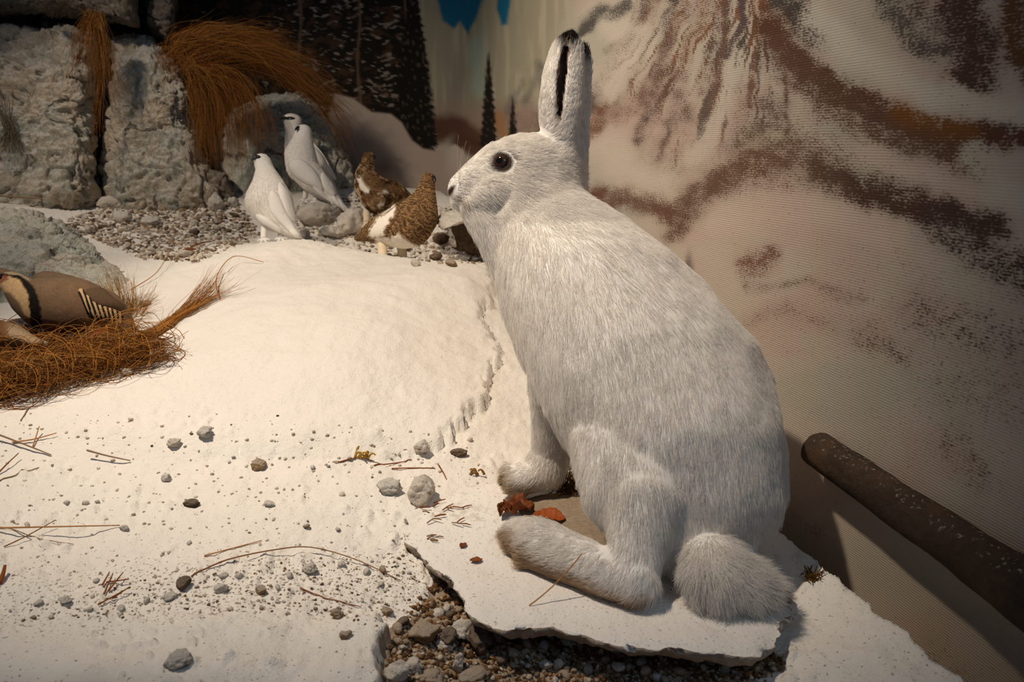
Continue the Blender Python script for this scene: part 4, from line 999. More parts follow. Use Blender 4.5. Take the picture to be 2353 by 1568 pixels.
# ================================================================ ROCKS
def rock_mat(name, a, b, dark, dust=0.5, scale=1.0):
    t = NT(name); p = t.pos()
    n1 = t.noise(p, 7 * scale, 5, .6, .6); n2 = t.noise(p, 16 * scale, 5, .62, .8); n3 = t.noise(p, 60 * scale, 5, .7); n4 = t.noise(p, 200 * scale, 3, .65)
    c = t.mix(t.step(n1, .38, .62), a, b)
    c = t.mix(t.step(n3, .35, .7, 0, .55), c, tuple(np.clip(np.array(a) * 1.5, 0, .85)))
    c = t.mix(t.step(n2, .57, .66, 0, .85), c, dark)
    sep = t.n('ShaderNodeSeparateXYZ'); t.l(t.n('ShaderNodeNewGeometry').outputs['Normal'], sep.inputs[0])
    c = t.mix(t.math('MULTIPLY', t.step(t.math('ADD', sep.outputs[2], t.math('MULTIPLY', t.math('SUBTRACT', n3, .5), .9)), .35, .75), dust), c, (.72, .68, .62))
    nm = t.bump(n4, .8, .004 / scale); nm = t.bump(n3, .9, .014 / scale, nm)
    return t.done(c, .95, nm, .05)
M_ROCK = rock_mat('limestone', (.46, .38, .29), (.36, .38, .34), (.10, .085, .07), .5)
M_ROCKG = rock_mat('greenish limestone', (.54, .49, .40), (.47, .53, .47), (.12, .105, .09), .35)
M_ROCKD = rock_mat('dark limestone', (.20, .16, .12), (.16, .15, .13), (.05, .045, .04), .25)
M_STONE = rock_mat('pale stone', (.58, .50, .42), (.70, .64, .57), (.30, .22, .16), .6, 3.0)
M_STONEG = rock_mat('grey stone', (.40, .36, .32), (.52, .48, .44), (.22, .18, .15), .75, 4.0)
M_STONEB = rock_mat('brown stone lump', (.24, .15, .08), (.36, .25, .15), (.10, .065, .04), .35, 4.0)
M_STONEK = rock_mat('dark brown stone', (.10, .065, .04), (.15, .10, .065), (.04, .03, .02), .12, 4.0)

def pillow(name, outline, d, thick, mat, nu=300, nv=150, amp=0.02, freq=9, boxy=0.38, tilt=0.0, tiltx=0.0, seed=0.0, **kw):
    """boulder with a traced outline: centre depth d, half thickness (m) along the view, chipped by noise; tilt leans its top away, tiltx its right side"""
    o = np.array(outline, float); c = o.mean(0); phi = np.linspace(0, 2 * math.pi, nu, endpoint=False)
    R = np.zeros(nu); cl = np.vstack([o, o[:1]])
    for k, a in enumerate(phi):
        dx, dy = math.cos(a), math.sin(a); best = 0
        for (x0, y0), (x1, y1) in zip(cl[:-1], cl[1:]):
            ex, ey = x1 - x0, y1 - y0; den = dx * ey - dy * ex
            if abs(den) < 1e-9: continue
            t_ = ((x0 - c[0]) * ey - (y0 - c[1]) * ex) / den; u = ((x0 - c[0]) * dy - (y0 - c[1]) * dx) / den
            if t_ > 0 and -1e-6 <= u <= 1 + 1e-6: best = max(best, t_)
        R[k] = best
    half = nv // 2; rs = np.concatenate([np.linspace(.004, 1, half), np.linspace(1, .004, half)[1:]]); nv = len(rs); sg = np.where(np.arange(nv) < half, -1.0, 1.0)
    ex = 1.0 / max(boxy, .2) + 1.0
    PH = np.tile(phi, (nv, 1)); rr = R[None] * rs[:, None]; dz = np.tile((sg * thick * (1 - rs ** ex).clip(0) ** (1 / 2.2))[:, None], (1, nu))
    px = c[0] + rr * np.cos(PH); py = c[1] + rr * np.sin(PH)
    dd = d + dz + tilt * (c[1] - py) / F * d + tiltx * (px - c[0]) / F * d
    V = P(px.ravel(), py.ravel(), dd.ravel())
    Fc = grid_faces(nu, nv, True)
    me = mesh_from(name, V, Fc, mat)
    N = normals_of(me)
    cen = V.mean(0)
    if ((V - cen) * N).sum() < 0: N = -N; me.flip_normals()
    q = V * freq + seed
    disp = amp * (fbm(q, 5, .55) + 0.7 * np.abs(perlin(q * .7 + 5)) - .25)
    cr = np.abs(perlin(q * .9 + 21)); disp -= amp * .9 * smooth(.06, .0, cr)
    disp += amp * .38 * fbm(q * 4.3 + 2, 4, .6) - amp * .8 * smooth(.28, .5, fbm(q * 1.6 + 13, 3))
    disp += amp * .35 * np.round(perlin(q * 2.2 + 9) * 2.5) / 2.5
    V2 = V + N * disp[:, None]
    me.vertices.foreach_set('co', V2.astype(np.float32).ravel()); me.update()
    return obj(name, me, None, **kw)
pillow('boulder', [(238, 58), (290, 62), (345, 80), (388, 122), (422, 180), (438, 250), (458, 330), (486, 400), (520, 470), (500, 520), (330, 520), (236, 510), (232, 400), (230, 250), (232, 120)], 2.68, .20, M_ROCK, amp=.020, tilt=.25, seed=1.3,
       label='tall rounded limestone boulder right of the hanging grass tuft', cat='boulder')
pillow('boulder', [(-160, 90), (-60, 70), (60, 52), (150, 50), (218, 62), (222, 160), (221, 320), (222, 460), (170, 520), (60, 540), (-160, 560)], 2.58, .20, M_ROCK, amp=.022, tilt=.2, seed=4.1,
       label='broad cracked limestone block at the left edge behind the partridge', cat='boulder')
pillow('boulder', [(-160, -160), (60, -170), (200, -160), (312, -150), (322, 0), (322, 66), (240, 50), (140, 36), (0, 40), (-160, 60)], 2.66, .22, M_ROCKD, amp=.016, seed=8.8,
       label='dark limestone block in the top left corner', cat='boulder')
pillow('boulder', [(332, -140), (410, -150), (408, 20), (400, 70), (386, 112), (352, 84), (332, 60)], 2.80, .16, M_ROCKD, nu=140, nv=60, amp=.012, seed=12.0,
       label='narrow dark rock wedged above the big grass clump', cat='boulder')
pillow('boulder', [(-180, 478), (0, 474), (80, 484), (150, 518), (205, 562), (246, 604), (320, 640), (342, 690), (300, 740), (140, 770), (-180, 780)], 1.86, .26, M_ROCKG, amp=.016, tilt=1.0, seed=3.3,
       label='low greenish boulder right behind the partridge', cat='boulder')
pillow('boulder', [(470, 330), (540, 250), (610, 214), (690, 212), (735, 250), (770, 300), (805, 372), (822, 430), (830, 480), (760, 520), (620, 520), (500, 500)], 2.85, .16, M_ROCKG, amp=.018, tilt=.45, seed=6.6,
       label='sloping grey rock behind the white ptarmigans under the grass', cat='boulder')
pillow('boulder', [(430, 380), (520, 390), (548, 470), (520, 520), (420, 510)], 2.60, .10, M_ROCKD, nu=120, nv=50, amp=.014, seed=16.2,
       label='dark rock at the foot of the tall boulder, under the drooping grass', cat='boulder')
pillow('stone_plate', [(1000, 505), (1012, 488), (1040, 482), (1080, 486), (1130, 490), (1160, 505), (1140, 522), (1090, 516), (1064, 512), (1040, 520), (1014, 530)], 1.97, .10, M_STONE, nu=120, nv=50, amp=.004, freq=30, boxy=.5, tilt=2.0,
       label='pale stone plate roofing a dark hole by the hare\'s chin', cat='stone')
pillow('stone', [(1036, 520), (1060, 506), (1150, 506), (1150, 596), (1095, 590), (1050, 572)], 2.00, .05, M_STONEK, nu=90, nv=40, amp=.004, freq=30,  # near-black filler added where the hole lies in shade
       label='black filler block put in for the shade of the hole under the stone plate', cat='stone')
pillow('stone', [(972, 500), (1002, 470), (1040, 486), (1050, 506), (1010, 516)], 2.12, .05, M_STONE, nu=90, nv=40, amp=.004, freq=30,
       label='wedge of pale stone behind the barred ptarmigan\'s breast', cat='stone')
# loose stones one can point at: (px, py, half width, half height in px, material, label)
_ico = None
def ico(sub):
    import bmesh
    bm = bmesh.new(); bmesh.ops.create_icosphere(bm, subdivisions=sub, radius=1.0); bm.verts.index_update()
    v = np.array([q.co[:] for q in bm.verts]); f = np.array([[w.index for w in p.verts] for p in bm.faces]); bm.free(); return v, f
ICO3, ICO2, ICO1 = ico(4), ico(3), ico(2)
def angular(v, seed, k=12, rough=.05):
    g = np.random.default_rng(int(seed * 91 + 5)); m = g.normal(size=(k, 3)); m /= np.linalg.norm(m, axis=1)[:, None]; dk = g.uniform(.62, .98, k)
    r = np.full(len(v), 1.08)
    for q, e in zip(m, dk):
        c = v @ q; r = np.where(c > .05, np.minimum(r, e / np.maximum(c, .05)), r)
    return v * (r * (1 + rough * fbm(v * 2.3 + seed * 3.1, 4, .6)))[:, None]
def stone(name, px, py, a, b, mat, label, cat='stone', group=None, seed=0, sink=.25, rough=.28):
    p = on_ground(px, py + b * .7); d = pix(p)[2]; s = d / F
    v, f = ICO3; v = angular(v, seed, 13, .16)
    v = v * np.array([a * s, (a + b) * .5 * s, b * s])
    me = mesh_from(name, v, f, mat); o = obj(name, me, None, label, cat, group)
    o.location = Vector(p + np.array([0, 0, b * s * (1 - sink)])); o.rotation_euler = (0, 0, seed * 1.3)
    o.rotation_euler = (0, 0, .3 * math.sin(seed * 5)); return o
STONES = [
 (473, 994, 17, 14, M_STONEG, 'crumbly grey lump left of centre on the white ground'), (402, 1022, 18, 10, M_STONE, 'pale lump half sunk beside the crumbly grey lump'),
 (595, 1069, 19, 15, M_STONEB, 'rough brown crumb of earth on the white ground'), (968, 1128, 40, 32, M_STONE, 'large white speckled stone left of the hare\'s forepaw'),
 (896, 1120, 28, 17, M_STONEG, 'flat grey stone next to the large white speckled stone'), (972, 1028, 20, 18, M_STONE, 'upright white plaster shard above the speckled stone'),
 (1055, 1040, 18, 10, M_STONEK, 'small dark stone near the cracked plaster edge'), (383, 1100, 12, 9, M_STONEG, 'small smooth grey pebble below the pale lump'),
 (441, 1160, 17, 9, M_STONEK, 'flat dark brown stone in the middle of the white ground'), (619, 1159, 13, 7, M_STONEG, 'wedge shaped grey chip right of the flat dark stone'),
 (286, 1217, 11, 6, M_STONEG, 'dark grey chip at the tip of the long bent straw'), (424, 1342, 17, 14, M_STONEK, 'black stone in the pebble band near the bottom'),
 (510, 1352, 15, 12, M_STONEG, 'rounded grey stone right of the black stone'), (388, 1374, 17, 9, M_STONEG, 'grey green stone below the black stone'), (600, 1358, 16, 11, M_STONEB, 'brown stone in the pebble band'),
 (712, 1308, 18, 10, M_STONEG, 'pair lump of grey stone at the right of the pebble band'), (775, 1412, 16, 12, M_STONEB, 'brown clod at the rim of the gravel'), (796, 1460, 14, 10, M_STONEB, 'small brown clod on the front lip'),
 (413, 1516, 33, 19, M_STONEG, 'blurred grey stone alone on the front lip'), (150, 1381, 14, 9, M_STONEG, 'grey stone at the left of the pebble band'), (890, 1406, 12, 11, M_STONEB, 'round ochre pebble by the gravel pit rim'),
 (978, 1455, 38, 30, M_STONEB, 'big rounded ochre stone in the gravel pit'), (1030, 1466, 22, 22, M_STONEK, 'brown stone behind the big ochre stone'), (1064, 1452, 30, 22, M_STONE, 'white speckled stone in the gravel pit'),
 (1101, 1472, 34, 28, M_STONEK, 'large dark brown block in the gravel pit'), (1024, 1482, 20, 15, M_STONE, 'pinkish stone in front of the ochre stone'), (1140, 1440, 20, 14, M_STONEB, 'brown stone tucked under the slab edge'),
 (917, 1542, 30, 26, M_STONE, 'white stone at the bottom left of the gravel pit'), (948, 1530, 22, 20, M_STONE, 'rounded white stone touching another white stone in the pit corner'), (1054, 1524, 14, 22, M_STONE, 'upright white pebble among brown gravel'),
 (1305, 1478, 22, 8, M_STONE, 'flat cream chip in the shadow of the slab'), (988, 1560, 44, 16, M_STONEB, 'ochre stone cut by the bottom edge'), (1090, 1560, 40, 14, M_STONEB, 'brown stone cut by the bottom edge'),
 (1180, 1506, 20, 15, M_STONEB, 'brown stone in the middle of the gravel pit'), (1255, 1530, 17, 12, M_STONEG, 'grey stone low in the pit'), (1420, 1536, 16, 10, M_STONE, 'pale chip in the right half of the pit'), (1560, 1545, 15, 9, M_STONEB, 'tan chip near the bottom right of the pit'),
 (807, 514, 36, 35, M_STONE, 'big cream stone between the ptarmigans'), (735, 496, 48, 26, M_STONE, 'long pale stone behind the front white ptarmigan'), (762, 534, 32, 16, M_STONE, 'low pale stone at the mound crest'), (702, 540, 13, 14, M_STONEG, 'small blue grey stone beside the white tail'),
 (500, 469, 21, 22, M_STONE, 'cube shaped pale stone at the foot of the rocks'), (537, 468, 13, 12, M_STONEG, 'small stone next to the cube shaped stone'), (258, 470, 34, 15, M_STONE, 'pinkish flat stone under the rock crack'), (284, 500, 19, 16, M_STONE, 'white stone with a brown end in the shale'),
 (206, 529, 14, 12, M_STONE, 'round ringed pebble in the shale'), (352, 512, 24, 13, M_STONE, 'flat pale slate in the middle of the shale'), (240, 521, 12, 6, M_STONEB, 'yellowish chip in the shale'), (427, 582, 18, 10, M_STONE, 'cream and orange chip at the edge of the shale'),
 (955, 606, 11, 9, M_STONE, 'small white pebble in front of the barred ptarmigan'), (1036, 606, 14, 8, M_STONEB, 'tan chip on the crest below the dark hole'), (1012, 548, 20, 14, M_STONEK, 'dark stone below the barred ptarmigan\'s breast'), (1060, 572, 26, 8, M_STONEB, 'yellow brown stone in front of the dark hole'),
 (1002, 590, 14, 11, M_STONEK, 'dark pebble in the barred ptarmigan\'s shadow'), (640, 480, 22, 10, M_STONE, 'pale slate leaning behind the front white ptarmigan\'s breast'), (293, 856, 12, 9, M_STONE, 'small white stone on the rim of the grass nest'),
 (336, 696, 14, 7, M_STONEB, 'reddish stone at the foot of the short grass tuft')]
for k, (x, y, a, b, m, lb) in enumerate(STONES): stone('stone', x, y, a, b, m, lb, 'stone', 'loose stones', k + 1)
# small alike pebbles
PEB = []
for k in range(6):
    v, f = ICO1; q = v * 1.2 + k * 5.1; w = angular(v, k + .5, 9, .08) * np.array([1, .8, .62]); PEB.append((w, f))
PM = [[mesh_from('pebble', w, f, m) for w, f in PEB[:3]] for m in (M_STONE, M_STONEG, M_STONEB, M_STONEK)]
r = random.Random(21)
import re
LAND = [(x, y, re.split(r" (?:left|half|on|in|beside|next|above|near|below|right|at|by|behind|tucked|cut|between|under|with|leaning|touching|among) ", lb)[0]) for x, y, a, b, m, lb in STONES]
PLOG = []
def pebbles(n, region, rmin, rmax, noun, group, weights, sink=.3):
    k = 0; tries = 0
    while k < n and tries < n * 30:
        tries += 1
        x = r.uniform(min(q[0] for q in region), max(q[0] for q in region)); y = r.uniform(min(q[1] for q in region), max(q[1] for q in region))
        if not in_poly(np.array(x), np.array(y), region): continue
        if min(math.hypot(x - q[0], y - q[1]) / (q[2] + 8) for q in STONES) < 1: continue
        p = on_ground(x, y); d = pix(p)[2]; R = rmin + (rmax - rmin) * r.random() ** 2.2; s = R * d / F
        m = r.choices(range(4), weights)[0]; o = obj('pebble', PM[m][r.randrange(3)], None, None, 'pebble', group)
        o.location = Vector(p + np.array([0, 0, s * .62 * (1 - sink)])); o.rotation_euler = (r.uniform(-.4, .4), r.uniform(-.4, .4), r.uniform(0, 6.28)); o.scale = (s, s, s); k += 1
        lx, ly, ln = min(LAND, key=lambda q: math.hypot(q[0] - x, q[1] - y))
        side = ('left of' if x < lx else 'right of') if abs(x - lx) > abs(y - ly) else ('above' if y < ly else 'below')
        PLOG.append(((('pale', 'grey', 'brown', 'dark')[m], noun, side, ln), math.hypot(lx - x, ly - y), o))
def label_pebbles():
    from collections import defaultdict
    g = defaultdict(list)
    for key, dist, o in PLOG: g[key].append((dist, o))
    words = ('nearest', 'second nearest', 'third nearest', 'fourth nearest', 'fifth nearest', 'sixth nearest', 'seventh nearest', 'eighth nearest', 'ninth nearest', 'tenth nearest', 'eleventh', 'twelfth', 'thirteenth', 'fourteenth', 'fifteenth', 'sixteenth', 'seventeenth', 'eighteenth', 'nineteenth', 'twentieth')
    for (col, noun, side, ln), it in g.items():
        it.sort(key=lambda q: q[0])
        for k, (dd, o) in enumerate(it):
            o['label'] = f"{col} {noun} {side} the {ln}" + (f", {words[min(k, 19)]} such" if len(it) > 1 else '')
pebbles(75, [(0, 1400), (250, 1330), (500, 1300), (900, 1280), (960, 1330), (900, 1430), (600, 1405), (300, 1415), (0, 1440)], 4, 11, 'front pebble', 'pebbles of the front band', (3, 4, 3, 1))
pebbles(42, [(0, 960), (900, 960), (1100, 1010), (1000, 1200), (900, 1290), (0, 1330)], 3.5, 9, 'ground pebble', 'pebbles of the middle ground', (6, 3, 2, .5))
pebbles(100, [(910, 1450), (960, 1415), (1060, 1400), (1200, 1470), (1500, 1500), (1700, 1530), (1650, 1575), (900, 1575)], 6, 18, 'gravel stone', 'gravel stones in the pit', (2, 2, 6, 3))
pebbles(55, [(130, 520), (300, 465), (540, 470), (590, 540), (450, 600), (330, 590)], 5, 12, 'shale chip', 'shale chips', (7, 2, 1, 1))
pebbles(42, [(690, 545), (650, 490), (800, 480), (1040, 500), (1130, 600), (1000, 606), (850, 575)], 5, 12, 'small stone', 'stones by the ptarmigans', (5, 3, 2, 2))
label_pebbles()
def gravel(name, n, region, rmin, rmax, cols, label, seed):
    g = np.random.default_rng(seed); xs = np.array([q[0] for q in region]); ys = np.array([q[1] for q in region]); pts = []
    while len(pts) < n:
        x = g.uniform(xs.min(), xs.max(), n); y = g.uniform(ys.min(), ys.max(), n); ok = in_poly(x, y, region)
        for a, b in zip(x[ok], y[ok]): pts.append((a, b))
    pts = np.array(pts[:n]); V = []; Fc = []; C = []; bv, bf = ico(1)
    # cast on the ground with a coarse march, all rays together
    D = np.exp(np.linspace(math.log(.35), math.log(3.2), 260)); hit = np.full(n, np.nan)
    for q in range(len(D)):
        pp = P(pts[:, 0], pts[:, 1], np.full(n, D[q])); m = (pp[:, 2] < ground_z(pp[:, 0], pp[:, 1])) & np.isnan(hit); hit[m] = D[q]
    hit = np.where(np.isnan(hit), D[-1], hit); pp = P(pts[:, 0], pts[:, 1], hit); pp[:, 2] = ground_z(pp[:, 0], pp[:, 1])
    R = (rmin + (rmax - rmin) * g.random(n) ** 2) * hit / F
    for k in range(n):
        w = bv * (1 + .35 * g.normal(size=(len(bv), 1)).clip(-1, 1)) * R[k] * np.array([1, 1, .7]); a = g.uniform(0, 6.28)
        w = w @ np.array([[math.cos(a), -math.sin(a), 0], [math.sin(a), math.cos(a), 0], [0, 0, 1]]); V.append(w + pp[k] + np.array([0, 0, R[k] * .2])); Fc.append(bf + k * len(bv)); C.append(np.tile(cols[g.integers(len(cols))] * g.uniform(.7, 1.15), (len(bv), 1)))
    me = mesh_from(name, np.vstack(V), np.vstack(Fc), attr_mat(name + ' grains', .95, .05, .25, 300), False); set_col(me, 'col', np.clip(np.vstack(C), 0, 1))
    return obj(name, me, None, label, 'gravel', None, 'stuff')
_br = [srgb(*q) for q in ((150, 112, 74), (120, 86, 54), (96, 70, 50), (186, 164, 138), (206, 192, 172), (134, 104, 80), (84, 62, 46))]
_pl = [srgb(*q) for q in ((214, 200, 180), (196, 178, 158), (176, 156, 136), (150, 126, 104), (222, 212, 196), (110, 90, 74))]
gravel('gravel', 5200, [(905, 1455), (950, 1400), (1010, 1330), (1080, 1400), (1400, 1440), (1740, 1480), (1810, 1530), (1720, 1600), (880, 1600), (890, 1520)], 3, 8, _br, 'fine brown gravel filling the pit in front of the slab', 1)
gravel('gravel', 2200, [(120, 520), (300, 462), (540, 458), (600, 545), (450, 605), (330, 598), (230, 556)], 3, 7, _pl, 'pale broken shale at the foot of the left rocks', 2)
gravel('gravel', 900, [(690, 552), (640, 480), (800, 450), (1060, 490), (1135, 606), (1000, 610), (850, 580)], 2.5, 6, _pl, 'pale crumbs of stone around the ptarmigans', 3)
gravel('gravel', 520, [(0, 950), (400, 940), (800, 980), (1060, 1010), (1140, 1100), (1000, 1150), (930, 1230), (900, 1300), (0, 1330)], 1.2, 5.0, [srgb(*q) for q in ((226, 216, 200), (214, 200, 182), (206, 190, 172), (190, 170, 150))], 'white plaster crumbs strewn over the middle ground', 6)
gravel('gravel', 800, [(0, 1430), (250, 1340), (500, 1310), (900, 1270), (985, 1300), (960, 1400), (900, 1450), (600, 1410)], 1.5, 4.0, _pl + _pl + _br[:2], 'fine grit sprinkled across the front of the white ground', 4)
# ================================================================ DRY GRASS
def grass_mat(name):
    t = NT(name); c = t.attr('col')['Color']; M = t.done(c, .7, None, .15)
    tr = t.n('ShaderNodeBsdfTranslucent'); t.put(tr.inputs[0], c); ms = t.n('ShaderNodeMixShader'); ms.inputs[0].default_value = .25
    t.l(t.b.outputs[0], ms.inputs[1]); t.l(tr.outputs[0], ms.inputs[2]); t.l(ms.outputs[0], t.out.inputs[0]); return M
M_GRASS = grass_mat('dry grass')
GC = np.array([srgb(*q) for q in ((172, 112, 48), (150, 92, 36), (128, 76, 30), (186, 130, 64), (104, 62, 26), (166, 122, 74))])
GD2 = np.array([srgb(*q) for q in ((120, 104, 84), (98, 84, 66), (140, 124, 100))])
def bez(p0, p1, p2, p3, K):
    s = np.linspace(0, 1, K)[None, :, None]
    return p0[:, None] * (1 - s) ** 3 + 3 * p1[:, None] * s * (1 - s) ** 2 + 3 * p2[:, None] * s ** 2 * (1 - s) + p3[:, None] * s ** 3
def tuft(name, label, bunches, cols, cat='grass tuft', seed=1, rad=.00055, mess=.004, hug=False):
    """bunches: (n, root px box, mid px box, end px box, depth, depth spread) - boxes (x, y, sx, sy)"""
    g = np.random.default_rng(seed); allp = []; K = 9
    for n, r0, m1, m2, e, d, ds in bunches:
        def pt(b, dd): return P(b[0] + g.normal(size=n) * b[2], b[1] + g.normal(size=n) * b[3], dd)
        u = g.normal(size=n) * ds
        da, db = d if isinstance(d, tuple) else (d, d); d0 = da + u * .25; d3 = db + u; dm1 = da + (db - da) * .33 + u * .5; dm2 = da + (db - da) * .66 + u * .8
        t_ = g.uniform(-1, 1, n)                                   # neighbours keep together across the fan
        def pf(b, dd, k): return P(b[0] + t_ * b[2] * 1.3 + g.normal(size=n) * b[2] * .35, b[1] + t_ * b[4] + g.normal(size=n) * b[3], dd)
        b4 = lambda b: b if len(b) == 5 else tuple(b) + (0,)
        p0 = pf(b4(r0), d0, 0); p1 = pf(b4(m1), dm1, 1); p2 = pf(b4(m2), dm2, 2); p3 = pf(b4(e), d3, 3)
        sh = g.uniform(.55, 1.05, n)[:, None]; p3 = p2 + (p3 - p2) * sh
        q = bez(p0, p1, p2, p3, K); q += (g.normal(size=(n, 1, 3)) * mess) * np.linspace(0, 1, K)[None, :, None] ** 2
        q += .6 * mess * np.stack([perlin(q.reshape(-1, 3) * 25 + o).reshape(n, K) for o in (0, 9, 18)], -1)
        allp.append(q)
    q = np.vstack(allp); N = len(q)
    if hug: q[..., 2] = np.maximum(q[..., 2], ground_z(q[..., 0].ravel(), q[..., 1].ravel()).reshape(N, K) + g.uniform(.002, .012, (N, 1)))
    rr = rad * g.uniform(.7, 1.3, (N, 1)) * np.linspace(1.1, .35, K)[None]
    c = cols[g.integers(len(cols), size=N)] * g.uniform(.75, 1.2, (N, 1))
    root = thing(name, label, cat, q[:, 0].mean(0), 'dry grass')
    o = obj('blades', strand_mesh('blades', q, rr, M_GRASS, np.clip(c, 0, 1)), root); o['kind'] = 'stuff'
    return root
tuft('grass_tuft', 'rust coloured grass tuft hanging down the crack between the left rocks',
     [(130, (216, 40, 12, 8), (205, 60, 24, 8), (205, 110, 36, 12), (200, 190, 44, 26), 2.36, .03), (110, (220, 38, 10, 8), (218, 70, 14, 8), (225, 120, 22, 14), (236, 200, 34, 30), 2.35, .02),
      (36, (228, 60, 5, 6), (232, 120, 6, 8), (226, 220, 8, 14), (222, 340, 8, 40), 2.35, .01), (30, (226, 60, 5, 6), (240, 130, 10, 8), (262, 190, 16, 14), (280, 240, 20, 26), 2.35, .01),
      (40, (216, 40, 10, 5), (208, 30, 12, 6), (202, 26, 16, 6), (200, 22, 22, 8), 2.36, .03)], GC, seed=2, mess=.010)
tuft('grass_tuft', 'big arching rust coloured grass clump sweeping right over the rock',
     [(430, (412, 122, 16, 18, 16), (490, 70, 24, 16, 22), (610, 84, 30, 16, 30), (690, 150, 34, 24, 44), 2.44, .06), (360, (430, 140, 16, 16, 16), (530, 96, 24, 16, 22), (670, 124, 28, 18, 30), (776, 250, 28, 34, 44), 2.46, .06),
      (150, (430, 150, 14, 14), (590, 120, 22, 18), (752, 200, 20, 18), (806, 330, 16, 34), 2.52, .03), (110, (405, 120, 18, 22), (400, 80, 22, 14), (440, 74, 34, 16), (520, 88, 44, 16), 2.44, .05),
      (90, (405, 130, 18, 24), (385, 100, 26, 22), (392, 160, 28, 26), (430, 190, 34, 24), 2.40, .03), (120, (420, 130, 16, 16), (520, 90, 40, 26), (600, 120, 50, 30), (640, 190, 60, 40), 2.42, .06)], GC, seed=3, rad=.0005, mess=.024)
tuft('grass_tuft', 'grass clump drooping like a curtain below the big arching clump',
     [(430, (440, 160, 14, 14, 20), (480, 150, 24, 12, 10), (500, 250, 34, 20, 8), (510, 370, 44, 34), 2.40, .04), (360, (450, 160, 14, 12, 16), (540, 140, 26, 12, 10), (570, 230, 34, 18, 8), (580, 350, 38, 34), 2.42, .04),
      (70, (440, 170, 12, 12), (450, 220, 14, 14), (460, 300, 18, 20), (470, 380, 20, 26), 2.39, .02)], GC, seed=4, rad=.0005, mess=.020)
tuft('grass_tuft', 'short orange grass tuft standing behind the partridge\'s tail',
     [(150, (290, 740, 12, 6), (286, 710, 20, 8), (276, 670, 30, 10), (262, 632, 36, 16), 1.47, .03), (130, (296, 742, 12, 6), (310, 716, 18, 8), (322, 690, 24, 10), (338, 680, 26, 16), 1.47, .03), (60, (300, 745, 14, 6), (330, 735, 16, 8), (350, 735, 18, 10), (364, 742, 18, 12), 1.45, .02)],
     np.array([srgb(*q) for q in ((196, 146, 66), (176, 122, 50), (206, 164, 92), (150, 100, 44))]), seed=5, rad=.00042)
tuft('grass_tuft', 'withered grey tuft in the shade at the far left of the rocks',
     [(120, (22, 300, 8, 8), (20, 320, 16, 8), (18, 340, 26, 10), (20, 356, 36, 12), 2.34, .03), (60, (22, 295, 8, 8), (10, 270, 12, 8), (0, 240, 18, 10), (-4, 215, 20, 14), 2.34, .03)], GD2, seed=6)
tuft('grass_tuft', 'dark withered tuft on the ledge in the top left corner',
     [(160, (128, 36, 14, 4), (126, 20, 22, 6), (126, 8, 30, 8), (126, 0, 40, 14), 2.38, .03)], GD2 * .45, seed=7)
